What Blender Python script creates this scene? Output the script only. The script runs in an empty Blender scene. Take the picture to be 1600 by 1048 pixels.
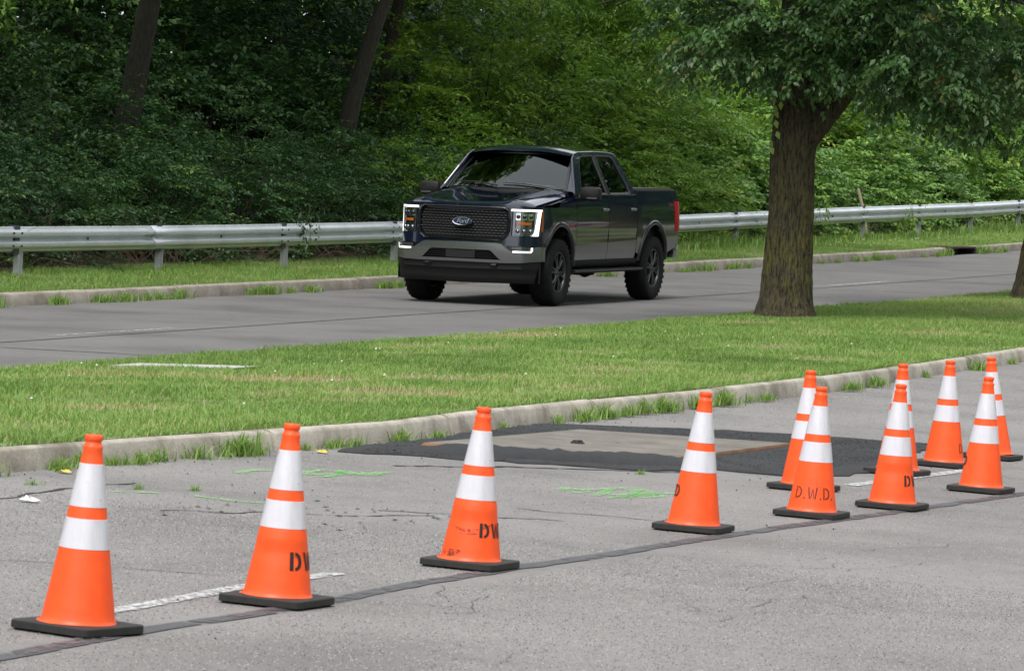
import bpy, bmesh, math, random
import numpy as np
from mathutils import Vector, Matrix

random.seed(7)
rng = np.random.default_rng(11)
scene = bpy.context.scene
COL = scene.collection
PI = math.pi

# ------------------------------------------------------------------ camera
CAM_Z = 1.756
cam_data = bpy.data.cameras.new('camera')
cam_data.sensor_width = 36.0
cam_data.lens = 157.5
cam_data.clip_start = 0.5
cam_data.clip_end = 3000
cam_data.dof.use_dof = True
cam_data.dof.focus_distance = 50.0
cam_data.dof.aperture_fstop = 22.0
cam = bpy.data.objects.new('camera', cam_data)
COL.objects.link(cam)
cam.matrix_world = (Matrix.Translation((0, 0, CAM_Z)) @ Matrix.Rotation(PI / 2 - math.atan(251 / 7000), 4, 'X')
                    @ Matrix.Rotation(0.0524, 4, 'Z'))
scene.camera = cam

# ------------------------------------------------------------------ sky and sun (hazy, almost overcast)
SUN_EL, SUN_AZ = math.radians(58), math.radians(200)      # azimuth clockwise from +Y
world = bpy.data.worlds.new('World')
scene.world = world
world.use_nodes = True
wn, wl = world.node_tree.nodes, world.node_tree.links
wn.clear()
sky = wn.new('ShaderNodeTexSky')
sky.sky_type = 'NISHITA'
sky.sun_disc = False
sky.sun_elevation = SUN_EL
sky.sun_rotation = SUN_AZ
sky.air_density = 1.0
sky.dust_density = 4.0
sky.ozone_density = 1.0
hs = wn.new('ShaderNodeHueSaturation')
hs.inputs['Saturation'].default_value = 0.28
bg = wn.new('ShaderNodeBackground')
bg.inputs['Strength'].default_value = 0.15
wo = wn.new('ShaderNodeOutputWorld')
veil = wn.new('ShaderNodeMix')          # thin even cloud over the whole sky
veil.data_type = 'RGBA'
veil.inputs[0].default_value = 0.6
veil.inputs[7].default_value = (6.6, 6.9, 7.3, 1)
wl.new(sky.outputs[0], hs.inputs['Color'])
wl.new(hs.outputs[0], veil.inputs[6])
wl.new(veil.outputs[2], bg.inputs['Color'])
wl.new(bg.outputs[0], wo.inputs['Surface'])

sun_data = bpy.data.lights.new('sun', 'SUN')
sun_data.energy = 1.5
sun_data.angle = math.radians(25)
sun_data.color = (1.0, 0.96, 0.9)
sun = bpy.data.objects.new('sun', sun_data)
COL.objects.link(sun)
sd = Vector((math.sin(SUN_AZ) * math.cos(SUN_EL), math.cos(SUN_AZ) * math.cos(SUN_EL), math.sin(SUN_EL)))
sun.rotation_euler = (-sd).to_track_quat('-Z', 'Y').to_euler()
sun.location = (0, 0, 40)

scene.view_settings.view_transform = 'Standard'
scene.view_settings.look = 'None'
scene.view_settings.exposure = 0.64
scene.view_settings.gamma = 1.0
scene.view_settings.use_curve_mapping = False
scene.cycles.max_bounces = 7
scene.cycles.diffuse_bounces = 3
scene.cycles.glossy_bounces = 3
scene.cycles.transmission_bounces = 4
scene.cycles.transparent_max_bounces = 8
scene.cycles.caustics_reflective = False
scene.cycles.caustics_refractive = False
scene.cycles.use_denoising = True

# ------------------------------------------------------------------ layout: u runs along the roads, v across them
TH = math.radians(21)
DU = np.array([math.sin(TH), math.cos(TH)])
DV = np.array([-math.cos(TH), math.sin(TH)])
PF = (7.85015072e-05, 6.24581068e-03, -5.29000991e-01)

def zn(u, v):
    u = np.asarray(u, float)
    c = np.where(u < 42, .0008 * np.clip(u - 29, 0, None) ** 2, .0008 * 169 + .021 * (u - 42))
    return -.00673 * u + .01895 * np.asarray(v, float) + c

def zf(u, v):
    return np.polyval(PF, np.asarray(u, float)) + (24 - np.asarray(v, float)) * .012

def vc(u):
    return np.interp(u, [0, 26.2, 28.5, 31, 36.3, 45, 60, 130], [10.8, 10.8, 11.05, 11.2, 11.35, 11.6, 11.8, 12])

def median_z(u, v):
    c = vc(u)
    t = np.clip((np.asarray(v, float) - c - .15) / (16.65 - c - .15), 0, 1)
    return (zn(u, c) + .14) * (1 - t) + (zf(u, 16.8) + .15) * t + .12 * t * (1 - t)

def verge_z(u, v):
    v = np.asarray(v, float)
    return zf(u, 24) + .15 + .025 * np.clip((v - 24.15) / 2., 0, 1) + np.clip(v - 27, 0, None) * .10

def H(u, v):
    u = np.asarray(u, float); v = np.asarray(v, float)
    return np.where(v < vc(u), zn(u, v), np.where(v < 16.8, median_z(u, v), np.where(v < 24, zf(u, v), verge_z(u, v))))

def XY(u, v):
    u = np.asarray(u, float); v = np.asarray(v, float)
    return u * DU[0] + v * DV[0], u * DU[1] + v * DV[1]

def P(u, v, dz=0.0):
    x, y = XY(u, v)
    return Vector((float(x), float(y), float(H(u, v)) + dz))

def in_view(x, y, z, m=0.012):
    """rough frustum test, used to skip grass that no camera near this spot would see"""
    kx = x / np.maximum(y, 1)
    return (np.abs(kx - (-.0524 * (z - CAM_Z) / np.maximum(y, 1))) < .1143 + m) & (y > 8)

# ------------------------------------------------------------------ materials
def new_mat(name):
    m = bpy.data.materials.new(name)
    m.use_nodes = True
    nt = m.node_tree
    return m, nt.nodes, nt.links, nt.nodes['Principled BSDF']

def simple(name, col, rough=.5, metal=0., coat=0., spec=.5, emit=None, estr=0.):
    m, n, l, b = new_mat(name)
    b.inputs['Base Color'].default_value = (*col, 1)
    b.inputs['Roughness'].default_value = rough
    b.inputs['Metallic'].default_value = metal
    b.inputs['Coat Weight'].default_value = coat
    b.inputs['Coat Roughness'].default_value = .04
    b.inputs['Specular IOR Level'].default_value = spec
    if emit:
        b.inputs['Emission Color'].default_value = (*emit, 1)
        b.inputs['Emission Strength'].default_value = estr
    return m

def node_noise(n, l, coord, scale, detail=4, rough=.55, stretch=None):
    t = n.new('ShaderNodeTexNoise')
    t.inputs['Scale'].default_value = scale
    t.inputs['Detail'].default_value = detail
    t.inputs['Roughness'].default_value = rough
    if stretch:
        mp = n.new('ShaderNodeMapping')
        mp.inputs['Scale'].default_value = stretch
        l.new(coord, mp.inputs['Vector'])
        l.new(mp.outputs[0], t.inputs['Vector'])
    else:
        l.new(coord, t.inputs['Vector'])
    return t.outputs['Fac']

def ramp(n, l, fac, stops, interp='LINEAR'):
    r = n.new('ShaderNodeValToRGB')
    r.color_ramp.interpolation = interp
    e = r.color_ramp.elements
    while len(e) > 1:
        e.remove(e[-1])
    e[0].position = stops[0][0]; e[0].color = (*stops[0][1], 1)
    for p, c in stops[1:]:
        k = e.new(p); k.color = (*c, 1)
    l.new(fac, r.inputs['Fac'])
    return r.outputs['Color']

def mix(n, l, fac, a, b, blend='MIX'):
    m = n.new('ShaderNodeMix')
    m.data_type = 'RGBA'
    m.blend_type = blend
    for sock, val in ((m.inputs[0], fac), (m.inputs[6], a), (m.inputs[7], b)):
        if isinstance(val, (int, float)):
            sock.default_value = val
        elif isinstance(val, tuple):
            sock.default_value = (*val, 1)
        else:
            l.new(val, sock)
    return m.outputs[2]

def bump(n, l, b, height, strength=.4, dist=.01):
    k = n.new('ShaderNodeBump')
    k.inputs['Strength'].default_value = strength
    k.inputs['Distance'].default_value = dist
    l.new(height, k.inputs['Height'])
    l.new(k.outputs[0], b.inputs['Normal'])

def g3(x):
    return (x, x, x)

def asphalt(name, dark, light, tone, speck=.5, coarse=True, warm=(1.0, .985, .97)):
    m, n, l, b = new_mat(name)
    co = n.new('ShaderNodeTexCoord').outputs['Object']
    fine = node_noise(n, l, co, 210, 3, .75)
    mid = node_noise(n, l, co, 9, 5, .6)
    big = node_noise(n, l, co, .55, 5, .6)
    base = ramp(n, l, fine, [(.30, g3(dark)), (.52, g3(tone)), (.72, g3(light))])
    stain = ramp(n, l, big, [(.32, g3(.74)), (.52, g3(1.0)), (.70, g3(1.12))])
    base = mix(n, l, 1.0, base, stain, 'MULTIPLY')
    st2 = ramp(n, l, mid, [(.35, g3(.95)), (.6, g3(1.03))])
    base = mix(n, l, 1.0, base, st2, 'MULTIPLY')
    base = mix(n, l, 1.0, base, warm, 'MULTIPLY')
    if coarse:      # tyre wear along the road and scattered dark flecks
        v = n.new('ShaderNodeTexVoronoi')
        v.inputs['Scale'].default_value = 42
        l.new(co, v.inputs['Vector'])
        fl = ramp(n, l, v.outputs['Distance'], [(.0, g3(.55)), (.16, g3(1.0))])
        base = mix(n, l, speck, base, mix(n, l, 1.0, base, fl, 'MULTIPLY'))
    l.new(base, b.inputs['Base Color'])
    b.inputs['Roughness'].default_value = .88
    b.inputs['Specular IOR Level'].default_value = .3
    bump(n, l, b, fine, .5, .006)
    return m

M = {}
M['near_asphalt'] = asphalt('near_asphalt', .10, .33, .212, .6, True, (1.03, .98, .94))
M['far_asphalt'] = asphalt('far_asphalt', .10, .22, .152, .2, False, (1.02, .985, .96))
M['patch'] = asphalt('fresh_asphalt', .018, .075, .034, .3, True, (.95, 1, 1.06))
M['tar'] = asphalt('tar_strip', .055, .14, .09, .3, False, (.96, .98, 1.04))

def concrete_mat(name, c0, c1, stain=.6):
    m, n, l, b = new_mat(name)
    co = n.new('ShaderNodeTexCoord').outputs['Object']
    a = node_noise(n, l, co, 4.5, 6, .65)
    f = node_noise(n, l, co, 70, 3, .7)
    base = ramp(n, l, a, [(.3, c0), (.7, c1)])
    base = mix(n, l, 1.0, base, ramp(n, l, f, [(.3, g3(.78)), (.6, g3(1.05))]), 'MULTIPLY')
    s = node_noise(n, l, co, 2.2, 6, .7)
    base = mix(n, l, stain, base, mix(n, l, 1.0, base, ramp(n, l, s, [(.36, (.42, .39, .35)), (.54, g3(1.0))]), 'MULTIPLY'))
    oi = n.new('ShaderNodeObjectInfo')
    base = mix(n, l, 1.0, base, ramp(n, l, oi.outputs['Random'], [(0, g3(.88)), (1, g3(1.08))]), 'MULTIPLY')
    l.new(base, b.inputs['Base Color'])
    b.inputs['Roughness'].default_value = .9
    bump(n, l, b, f, .35, .006)
    return m

M['curb'] = concrete_mat('curb_concrete', (.33, .295, .245), (.53, .485, .415), .8)
M['curb_far'] = concrete_mat('far_curb_concrete', (.25, .22, .18), (.40, .355, .30), .5)
M['slab'] = concrete_mat('slab_concrete', (.42, .40, .37), (.58, .56, .53), .3)

def paint_mat(name, col, cover=.5, scale=30):
    """worn road paint: flakes away to let the asphalt below show"""
    m, n, l, b = new_mat(name)
    co = n.new('ShaderNodeTexCoord').outputs['Object']
    f = node_noise(n, l, co, scale, 5, .75)
    g = node_noise(n, l, co, 160, 2, .6)
    t = n.new('ShaderNodeBsdfTransparent')
    ms = n.new('ShaderNodeMixShader')
    a = ramp(n, l, f, [(cover - .06, g3(0)), (cover + .06, g3(1))])
    c = mix(n, l, 1.0, col, ramp(n, l, g, [(.3, g3(.75)), (.6, g3(1.0))]), 'MULTIPLY')
    l.new(c, b.inputs['Base Color'])
    b.inputs['Roughness'].default_value = .8
    l.new(a, ms.inputs[0]); l.new(t.outputs[0], ms.inputs[1]); l.new(b.outputs[0], ms.inputs[2])
    l.new(ms.outputs[0], n['Material Output'].inputs['Surface'])
    return m

M['white_paint'] = paint_mat('white_lane_paint', (.56, .56, .55), .49)
M['faint_paint'] = paint_mat('faint_lane_paint', (.5, .5, .49), .53, 20)
M['green_paint'] = paint_mat('green_marking_paint', (.20, .66, .12), .53, 48)
M['worn_tar'] = paint_mat('worn_tar', (.085, .085, .09), .42, 7)
M['red_paint'] = paint_mat('faded_red_paint', (.17, .125, .13), .54, 14)

def soil_mat(name, green, brown, thr):
    m, n, l, b = new_mat(name)
    co = n.new('ShaderNodeTexCoord').outputs['Object']
    a = node_noise(n, l, co, 1.1, 5, .6)
    f = node_noise(n, l, co, 45, 4, .7)
    base = mix(n, l, ramp(n, l, a, [(thr, g3(1)), (thr + .1, g3(0))]), green, brown)
    base = mix(n, l, 1.0, base, ramp(n, l, f, [(.3, g3(.55)), (.7, g3(1.25))]), 'MULTIPLY')
    l.new(base, b.inputs['Base Color'])
    b.inputs['Roughness'].default_value = .95
    bump(n, l, b, f, .6, .02)
    return m

M['turf'] = soil_mat('turf', (.12, .17, .045), (.24, .20, .12), .38)
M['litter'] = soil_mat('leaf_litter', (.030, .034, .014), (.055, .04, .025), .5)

def leaf_mat(name, stops, rough=.42, trans=.28, tcol=(.25, .42, .05), spec=.45, vary=.2):
    m, n, l, b = new_mat(name)
    at = n.new('ShaderNodeAttribute'); at.attribute_name = 'tint'
    base = ramp(n, l, at.outputs['Fac'], stops)
    oi = n.new('ShaderNodeObjectInfo')
    base = mix(n, l, 1.0, base, ramp(n, l, oi.outputs['Random'], [(0, (1 - vary, 1 - vary, 1 - vary)), (1, (1 + vary, 1 + vary * .8, 1 - vary * .3))]), 'MULTIPLY')
    l.new(base, b.inputs['Base Color'])
    b.inputs['Roughness'].default_value = rough
    b.inputs['Specular IOR Level'].default_value = spec
    tr = n.new('ShaderNodeBsdfTranslucent')
    l.new(mix(n, l, .35, base, tcol), tr.inputs['Color'])
    ms = n.new('ShaderNodeMixShader')
    ms.inputs[0].default_value = trans
    l.new(b.outputs[0], ms.inputs[1]); l.new(tr.outputs[0], ms.inputs[2])
    l.new(ms.outputs[0], n['Material Output'].inputs['Surface'])
    return m

M['grass'] = leaf_mat('grass_blades', [(0, (.09, .155, .035)), (.45, (.182, .308, .07)), (.75, (.255, .39, .10)), (.9, (.40, .38, .17)), (1, (.46, .38, .22))], .5, .3, (.3, .5, .06), .3, .05)
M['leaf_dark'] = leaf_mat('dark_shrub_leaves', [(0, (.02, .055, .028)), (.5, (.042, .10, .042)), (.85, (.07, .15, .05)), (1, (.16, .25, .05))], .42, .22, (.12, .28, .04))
M['leaf_mid'] = leaf_mat('tree_leaves', [(0, (.07, .155, .025)), (.5, (.14, .27, .042)), (.85, (.20, .34, .058)), (1, (.32, .40, .07))], .45, .40, (.25, .45, .03))
M['leaf_bright'] = leaf_mat('bright_shrub_leaves', [(0, (.06, .145, .035)), (.5, (.14, .275, .06)), (.85, (.21, .36, .08)), (1, (.34, .43, .09))], .42, .28, (.18, .40, .07))
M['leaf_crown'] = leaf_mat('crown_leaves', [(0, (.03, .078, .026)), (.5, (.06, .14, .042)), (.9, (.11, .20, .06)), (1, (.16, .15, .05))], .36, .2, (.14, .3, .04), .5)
M['clover'] = simple('clover_flower', (.72, .72, .66), .8)

def bark_mat(name, c0, c1, moss=None, sc=1.0):
    m, n, l, b = new_mat(name)
    co = n.new('ShaderNodeTexCoord').outputs['Object']
    a = node_noise(n, l, co, 40 * sc, 7, .75, (1, 1, .17))
    f = node_noise(n, l, co, 60, 4, .7)
    base = ramp(n, l, a, [(.40, c0), (.58, c1)])
    base = mix(n, l, 1.0, base, ramp(n, l, f, [(.3, g3(.7)), (.65, g3(1.15))]), 'MULTIPLY')
    if moss:
        s = node_noise(n, l, co, 2.4, 5, .65)
        sp = n.new('ShaderNodeSeparateXYZ'); l.new(co, sp.inputs[0])
        sp2 = n.new('ShaderNodeMath'); sp2.operation = 'MULTIPLY'
        l.new(ramp(n, l, s, [(.34, g3(0)), (.55, g3(1))]), sp2.inputs[0]); l.new(ramp(n, l, a, [(.42, g3(0)), (.60, g3(1))]), sp2.inputs[1])
        sp3 = n.new('ShaderNodeMath'); sp3.operation = 'MULTIPLY'
        # lichen grows on the lower two metres of the trunk
        dv = n.new('ShaderNodeMath'); dv.operation = 'DIVIDE'; dv.inputs[1].default_value = 2.6
        l.new(sp.outputs['Z'], dv.inputs[0])
        r2 = ramp(n, l, dv.outputs[0], [(.05, g3(.3)), (.2, g3(1)), (.55, g3(.6)), (.95, g3(0))])
        l.new(sp2.outputs[0], sp3.inputs[0]); l.new(r2, sp3.inputs[1])
        base = mix(n, l, sp3.outputs[0], base, moss)
    l.new(base, b.inputs['Base Color'])
    b.inputs['Roughness'].default_value = .95
    bump(n, l, b, a, .9, .03)
    return m

M['bark'] = bark_mat('grey_bark', (.014, .011, .008), (.085, .067, .048), (.16, .145, .022))
M['bark_wood'] = bark_mat('woodland_bark', (.012, .011, .007), (.042, .037, .025))
M['twig'] = simple('dry_twig', (.13, .095, .065), .9)
M['twig_dark'] = simple('dark_twig', (.028, .022, .017), .9)

def galv_mat():
    m, n, l, b = new_mat('galvanised_steel')
    co = n.new('ShaderNodeTexCoord').outputs['Object']
    a = node_noise(n, l, co, 1.6, 6, .65)
    f = node_noise(n, l, co, 40, 4, .7)
    base = ramp(n, l, a, [(.3, (.50, .53, .56)), (.6, (.64, .67, .70))])
    base = mix(n, l, 1.0, base, ramp(n, l, f, [(.3, g3(.85)), (.6, g3(1.05))]), 'MULTIPLY')
    dr = node_noise(n, l, co, 6, 5, .7, (1, 1, .2))
    base = mix(n, l, ramp(n, l, dr, [(.60, g3(0)), (.78, g3(.28))]), base, (.24, .22, .20))
    l.new(base, b.inputs['Base Color'])
    b.inputs['Metallic'].default_value = .45
    b.inputs['Roughness'].default_value = .42
    return m
M['galv'] = galv_mat()
M['galv_post'] = simple('weathered_post', (.50, .51, .52), .6, .2)
M['wood_block'] = simple('dark_blockout', (.05, .055, .065), .8)
M['black_hole'] = simple('dark_hole', (.01, .01, .01), .9)

def rust_mat(name, c0, c1, rough=.75, metal=.2, sc=3.0):
    m, n, l, b = new_mat(name)
    co = n.new('ShaderNodeTexCoord').outputs['Object']
    a = node_noise(n, l, co, sc, 6, .7)
    f = node_noise(n, l, co, 55, 3, .7)
    base = ramp(n, l, a, [(.35, c0), (.65, c1)])
    base = mix(n, l, 1.0, base, ramp(n, l, f, [(.3, g3(.8)), (.65, g3(1.1))]), 'MULTIPLY')
    l.new(base, b.inputs['Base Color'])
    b.inputs['Roughness'].default_value = rough
    b.inputs['Metallic'].default_value = metal
    return m
M['plate'] = rust_mat('steel_plate', (.115, .10, .082), (.20, .178, .15), .7, .05)
M['plate_edge'] = rust_mat('rusty_edge', (.13, .06, .03), (.24, .115, .055), .85, 0)
M['iron'] = rust_mat('rusted_iron', (.05, .032, .026), (.11, .07, .055), .8, .2)

# ------------------------------------------------------------------ mesh helpers
class MB:
    """collects vertices and faces of ONE mesh"""
    def __init__(s):
        s.v, s.f, s.m = [], [], []
    def add(s, vs, fs, mi=0):
        o = len(s.v)
        s.v += [tuple(map(float, q)) for q in vs]
        for q in fs:
            s.f.append(tuple(i + o for i in q)); s.m.append(mi)
        return s
    def box(s, x0, x1, y0, y1, z0, z1, mi=0):
        vs = [(x0, y0, z0), (x1, y0, z0), (x1, y1, z0), (x0, y1, z0), (x0, y0, z1), (x1, y0, z1), (x1, y1, z1), (x0, y1, z1)]
        return s.add(vs, [(0, 3, 2, 1), (4, 5, 6, 7), (0, 1, 5, 4), (1, 2, 6, 5), (2, 3, 7, 6), (3, 0, 4, 7)], mi)
    def grid(s, rows, mi=0, close=False, flip=False):
        """rows: list of equal-length point lists"""
        nr, nc = len(rows), len(rows[0])
        vs = [p for r in rows for p in r]
        fs = []
        for i in range(nr - 1):
            for j in range(nc if close else nc - 1):
                k = (j + 1) % nc
                q = (i * nc + j, i * nc + k, (i + 1) * nc + k, (i + 1) * nc + j)
                fs.append(q[::-1] if flip else q)
        return s.add(vs, fs, mi)
    def tube(s, pts, rad, seg=8, mi=0, caps=True):
        pts = [Vector(p) for p in pts]
        if not hasattr(rad, '__len__'):
            rad = [rad] * len(pts)
        rows = []
        ref = Vector((0, 0, 1)) if abs((pts[-1] - pts[0]).normalized().z) < .9 else Vector((1, 0, 0))
        for i, p in enumerate(pts):
            d = (pts[min(i + 1, len(pts) - 1)] - pts[max(i - 1, 0)]).normalized()
            a = d.cross(ref).normalized(); b = d.cross(a)
            rows.append([p + (a * math.cos(t) + b * math.sin(t)) * rad[i] for t in [2 * PI * k / seg for k in range(seg)]])
        s.grid(rows, mi, True)
        if caps:
            n = len(s.v)
            s.f.append(tuple(range(n - seg, n))); s.m.append(mi)
            s.f.append(tuple(range(n - seg * len(pts), n - seg * len(pts) + seg))[::-1]); s.m.append(mi)
        return s
    def lathe(s, prof, seg=32, mi=0, axis='z', off=(0, 0, 0)):
        rows = []
        for r, h in prof:
            row = []
            for k in range(seg):
                a = 2 * PI * k / seg
                c, q = r * math.cos(a), r * math.sin(a)
                p = (c, q, h) if axis == 'z' else (c, h, q)
                row.append((p[0] + off[0], p[1] + off[1], p[2] + off[2]))
            rows.append(row)
        return s.grid(rows, mi, True)
    def mesh(s, name, mats, smooth=None):
        me = bpy.data.meshes.new(name)
        me.from_pydata(s.v, [], s.f)
        for m in (mats if isinstance(mats, (list, tuple)) else [mats]):
            me.materials.append(m)
        if len(set(s.m)) > 1:
            me.polygons.foreach_set('material_index', s.m)
        bm = bmesh.new(); bm.from_mesh(me)
        bmesh.ops.recalc_face_normals(bm, faces=bm.faces)
        bm.to_mesh(me); bm.free()
        if smooth:
            me.shade_smooth()
            me.set_sharp_from_angle(angle=math.radians(smooth))
        me.update()
        return me
    def build(s, name, mats, parent=None, smooth=None, bevel=0, solid=0):
        return link(name, s.mesh(name, mats, smooth), parent, bevel, solid)

def link(name, me, parent=None, bevel=0, solid=0):
    o = bpy.data.objects.new(name, me)
    COL.objects.link(o)
    if parent is not None:
        o.parent = parent
    if solid:
        k = o.modifiers.new('solid', 'SOLIDIFY'); k.thickness = abs(solid); k.offset = -1 if solid > 0 else 1
    if bevel:
        k = o.modifiers.new('bevel', 'BEVEL'); k.width = bevel; k.segments = 2; k.limit_method = 'ANGLE'; k.angle_limit = math.radians(40)
        k.harden_normals = False
    return o

def tag(o, label=None, cat=None, group=None, kind=None):
    if label: o['label'] = label
    if cat: o['category'] = cat
    if group: o['group'] = group
    if kind: o['kind'] = kind
    return o

def empty(name, loc=(0, 0, 0), rz=0):
    o = bpy.data.objects.new(name, None)
    COL.objects.link(o)
    o.location = loc
    o.rotation_euler = (0, 0, rz)
    o.empty_display_size = .2
    return o

def copy_tree(o, parent=None):
    c = o.copy(); COL.objects.link(c)
    if parent is not None: c.parent = parent
    for ch in o.children:
        copy_tree(ch, c)
    return c

def np_mesh(name, V, T, mat, tint=None, smooth=False):
    """triangles from numpy arrays"""
    me = bpy.data.meshes.new(name)
    V = np.ascontiguousarray(V, np.float32); T = np.ascontiguousarray(T, np.int32)
    me.vertices.add(len(V)); me.vertices.foreach_set('co', V.ravel())
    me.loops.add(T.size); me.loops.foreach_set('vertex_index', T.ravel())
    me.polygons.add(len(T))
    me.polygons.foreach_set('loop_start', np.arange(0, T.size, 3, dtype=np.int32))
    me.materials.append(mat)
    if tint is not None:
        a = me.attributes.new('tint', 'FLOAT', 'FACE')
        a.data.foreach_set('value', np.ascontiguousarray(tint, np.float32))
    me.update(calc_edges=True)
    return me

def sheet(name, us, vs, zfun, mat, dz=0.0, parent=None):
    """a draped sheet over the u,v grid"""
    U, V = np.meshgrid(us, vs, indexing='ij')
    X, Y = XY(U, V)
    Z = zfun(U, V) + dz
    mb = MB()
    mb.grid([[(X[i, j], Y[i, j], Z[i, j]) for j in range(U.shape[1])] for i in range(U.shape[0])])
    o = mb.build(name, mat, parent)
    if len(o.data.polygons) and o.data.polygons[0].normal.z < 0:
        o.data.flip_normals()
    o.data.shade_smooth()
    return o

def ribbon(name, pts, width, mat, dz=.004, parent=None, wob=0.0, step=.15):
    """a flat strip that follows the ground along u,v points"""
    pts = np.array(pts, float)
    seg = np.hypot(*np.diff(pts, axis=0).T)
    s = np.concatenate([[0], np.cumsum(seg)])
    t = np.arange(0, s[-1] + step * .5, step)
    u = np.interp(t, s, pts[:, 0]); v = np.interp(t, s, pts[:, 1])
    du, dv = np.gradient(u), np.gradient(v)
    L = np.hypot(du, dv) + 1e-9
    nu, nv = -dv / L, du / L
    r = np.random.default_rng(int(abs(pts[0, 0] * 1000)) % 9999)
    w0 = width / 2 * (1 + wob * r.standard_normal(len(t))); w1 = width / 2 * (1 + wob * r.standard_normal(len(t)))
    rows = []
    for i in range(len(t)):
        rows.append([tuple(P(u[i] + nu[i] * w0[i], v[i] + nv[i] * w0[i], dz)), tuple(P(u[i], v[i], dz)), tuple(P(u[i] - nu[i] * w1[i], v[i] - nv[i] * w1[i], dz))])
    o = MB().grid(rows).build(name, mat, parent)
    if o.data.polygons[0].normal.z < 0: o.data.flip_normals()
    return o

# ================================================================== SETTING
def fr(a, b, s):
    n = max(2, int(round((b - a) / s)) + 1)
    return np.linspace(a, b, n)

# a wide sheet under everything, out to the horizon
mb = MB()
gx = np.array([-900, -400, -150, -60, -20, 20, 60, 150, 400, 900.]); gy = np.array([-500, -150, -40, 10, 60, 120, 200, 400, 900, 1600.])
mb.grid([[(x, y, -1.6 + .004 * max(0, y)) for y in gy] for x in gx])
o = mb.build('ground', M['turf']); tag(o, kind='structure')
if o.data.polygons[0].normal.z < 0: o.data.flip_normals()

near = sheet('near_road', np.concatenate([fr(-12, 50, 1.0), fr(52, 280, 4.)]), np.concatenate([fr(-3.2, 12.2, .7)]), lambda u, v: np.where(v > vc(u) + .06, zn(u, vc(u)) - .02, zn(u, v)), M['near_asphalt'])
tag(near, kind='structure')
far = sheet('far_road', fr(4, 140, 2.), fr(16.7, 24.05, .735), zf, M['far_asphalt'])
tag(far, kind='structure')
us = fr(-10, 132, .8); ts = np.linspace(0, 1, 16)
rows = []
for u in us:
    a, b = float(vc(u)) + .10, 16.74
    rows.append([(*[float(k) for k in XY(u, a + (b - a) * t)], float(median_z(u, a + (b - a) * t)) - .012) for t in ts])
med = MB().grid(rows).build('median', M['turf'])
if med.data.polygons[0].normal.z < 0: med.data.flip_normals()
med.data.shade_smooth(); tag(med, kind='structure')
verge = sheet('verge', fr(4, 200, 2.), np.array([24.1, 24.6, 25.2, 25.8, 26.3, 26.8, 27.2]), verge_z, M['turf'], -.012)
tag(verge, kind='structure')
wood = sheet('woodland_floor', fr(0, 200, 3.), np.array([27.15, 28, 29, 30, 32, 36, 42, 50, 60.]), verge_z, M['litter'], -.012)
tag(wood, kind='structure')
side = sheet('roadside', fr(-12, 280, 4.), np.array([-60, -40, -20, -10, -3.3]), lambda u, v: zn(u, -3.2) + .10 + 0 * v, M['turf'])
tag(side, kind='structure')

# ------------------------------------------------------------------ kerbs, cast in sections
def curb(name, vfun, base_fun, u0, u1, sect, mat, hgt, back, seedv, gaps=()):
    root = empty(name); tag(root, kind='structure')
    r = np.random.default_rng(seedv)
    u = u0
    while u < u1:
        L = sect * (1 + .25 * r.uniform(-1, 1))
        e = min(u + L, u1)
        skip = any(u < g1 and e > g0 for g0, g1 in gaps)
        spans = [(u, e)]
        for g0, g1 in gaps:
            ns = []
            for a, b in spans:
                if b <= g0 or a >= g1: ns.append((a, b))
                else:
                    if a < g0: ns.append((a, g0))
                    if b > g1: ns.append((g1, b))
            spans = ns
        for a, b in spans:
            k = max(3, int((b - a) / .3))
            h = hgt + r.normal(0, .006)
            j0, j1 = r.normal(0, .010), r.normal(0, .010)
            rows = []
            for i, uu in enumerate(np.linspace(a + .010, b - .010, k)):
                t = i / (k - 1)
                off = j0 * (1 - t) + j1 * t
                cv = float(vfun(uu)) + off
                zb = float(base_fun(uu))
                s = 1 if back > 0 else -1
                ch = .0015 * r.normal()
                end = .006 if i in (0, k - 1) else 0
                prof = [(0, -.12), (0, .004), (.022 + end, h - .026), (.028 + end + abs(ch), h - .012 - end), (.042 + end, h - .003 - end), (.075, h + ch * .4), (abs(back), h + .002), (abs(back), -.12)]
                rows.append([(*[float(q) for q in XY(uu, cv + s * pv)], zb + pz) for pv, pz in prof])
            m = MB().grid(rows, close=True)
            n = len(prof)
            m.f.append(tuple(range(n))); m.m.append(0)
            m.f.append(tuple(range(len(m.v) - n, len(m.v)))); m.m.append(0)
            m.build('curb_section', mat, root, smooth=28)
        u = e
    return root

curb('near_curb', vc, lambda u: zn(u, vc(u)), 12, 75, 3.1, M['curb'], .124, .17, 3)
DRAIN = (86.5, 88.5)
curb('far_curb', lambda u: 24.0 + 0 * u, lambda u: zf(u, 24.0), 30, 112, 2.7, M['curb_far'], .15, .17, 5, gaps=(DRAIN,))
curb('median_curb', lambda u: 16.8 + 0 * u, lambda u: zf(u, 16.8), 26, 80, 3.0, M['curb_far'], .15, -.15, 8)

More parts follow.
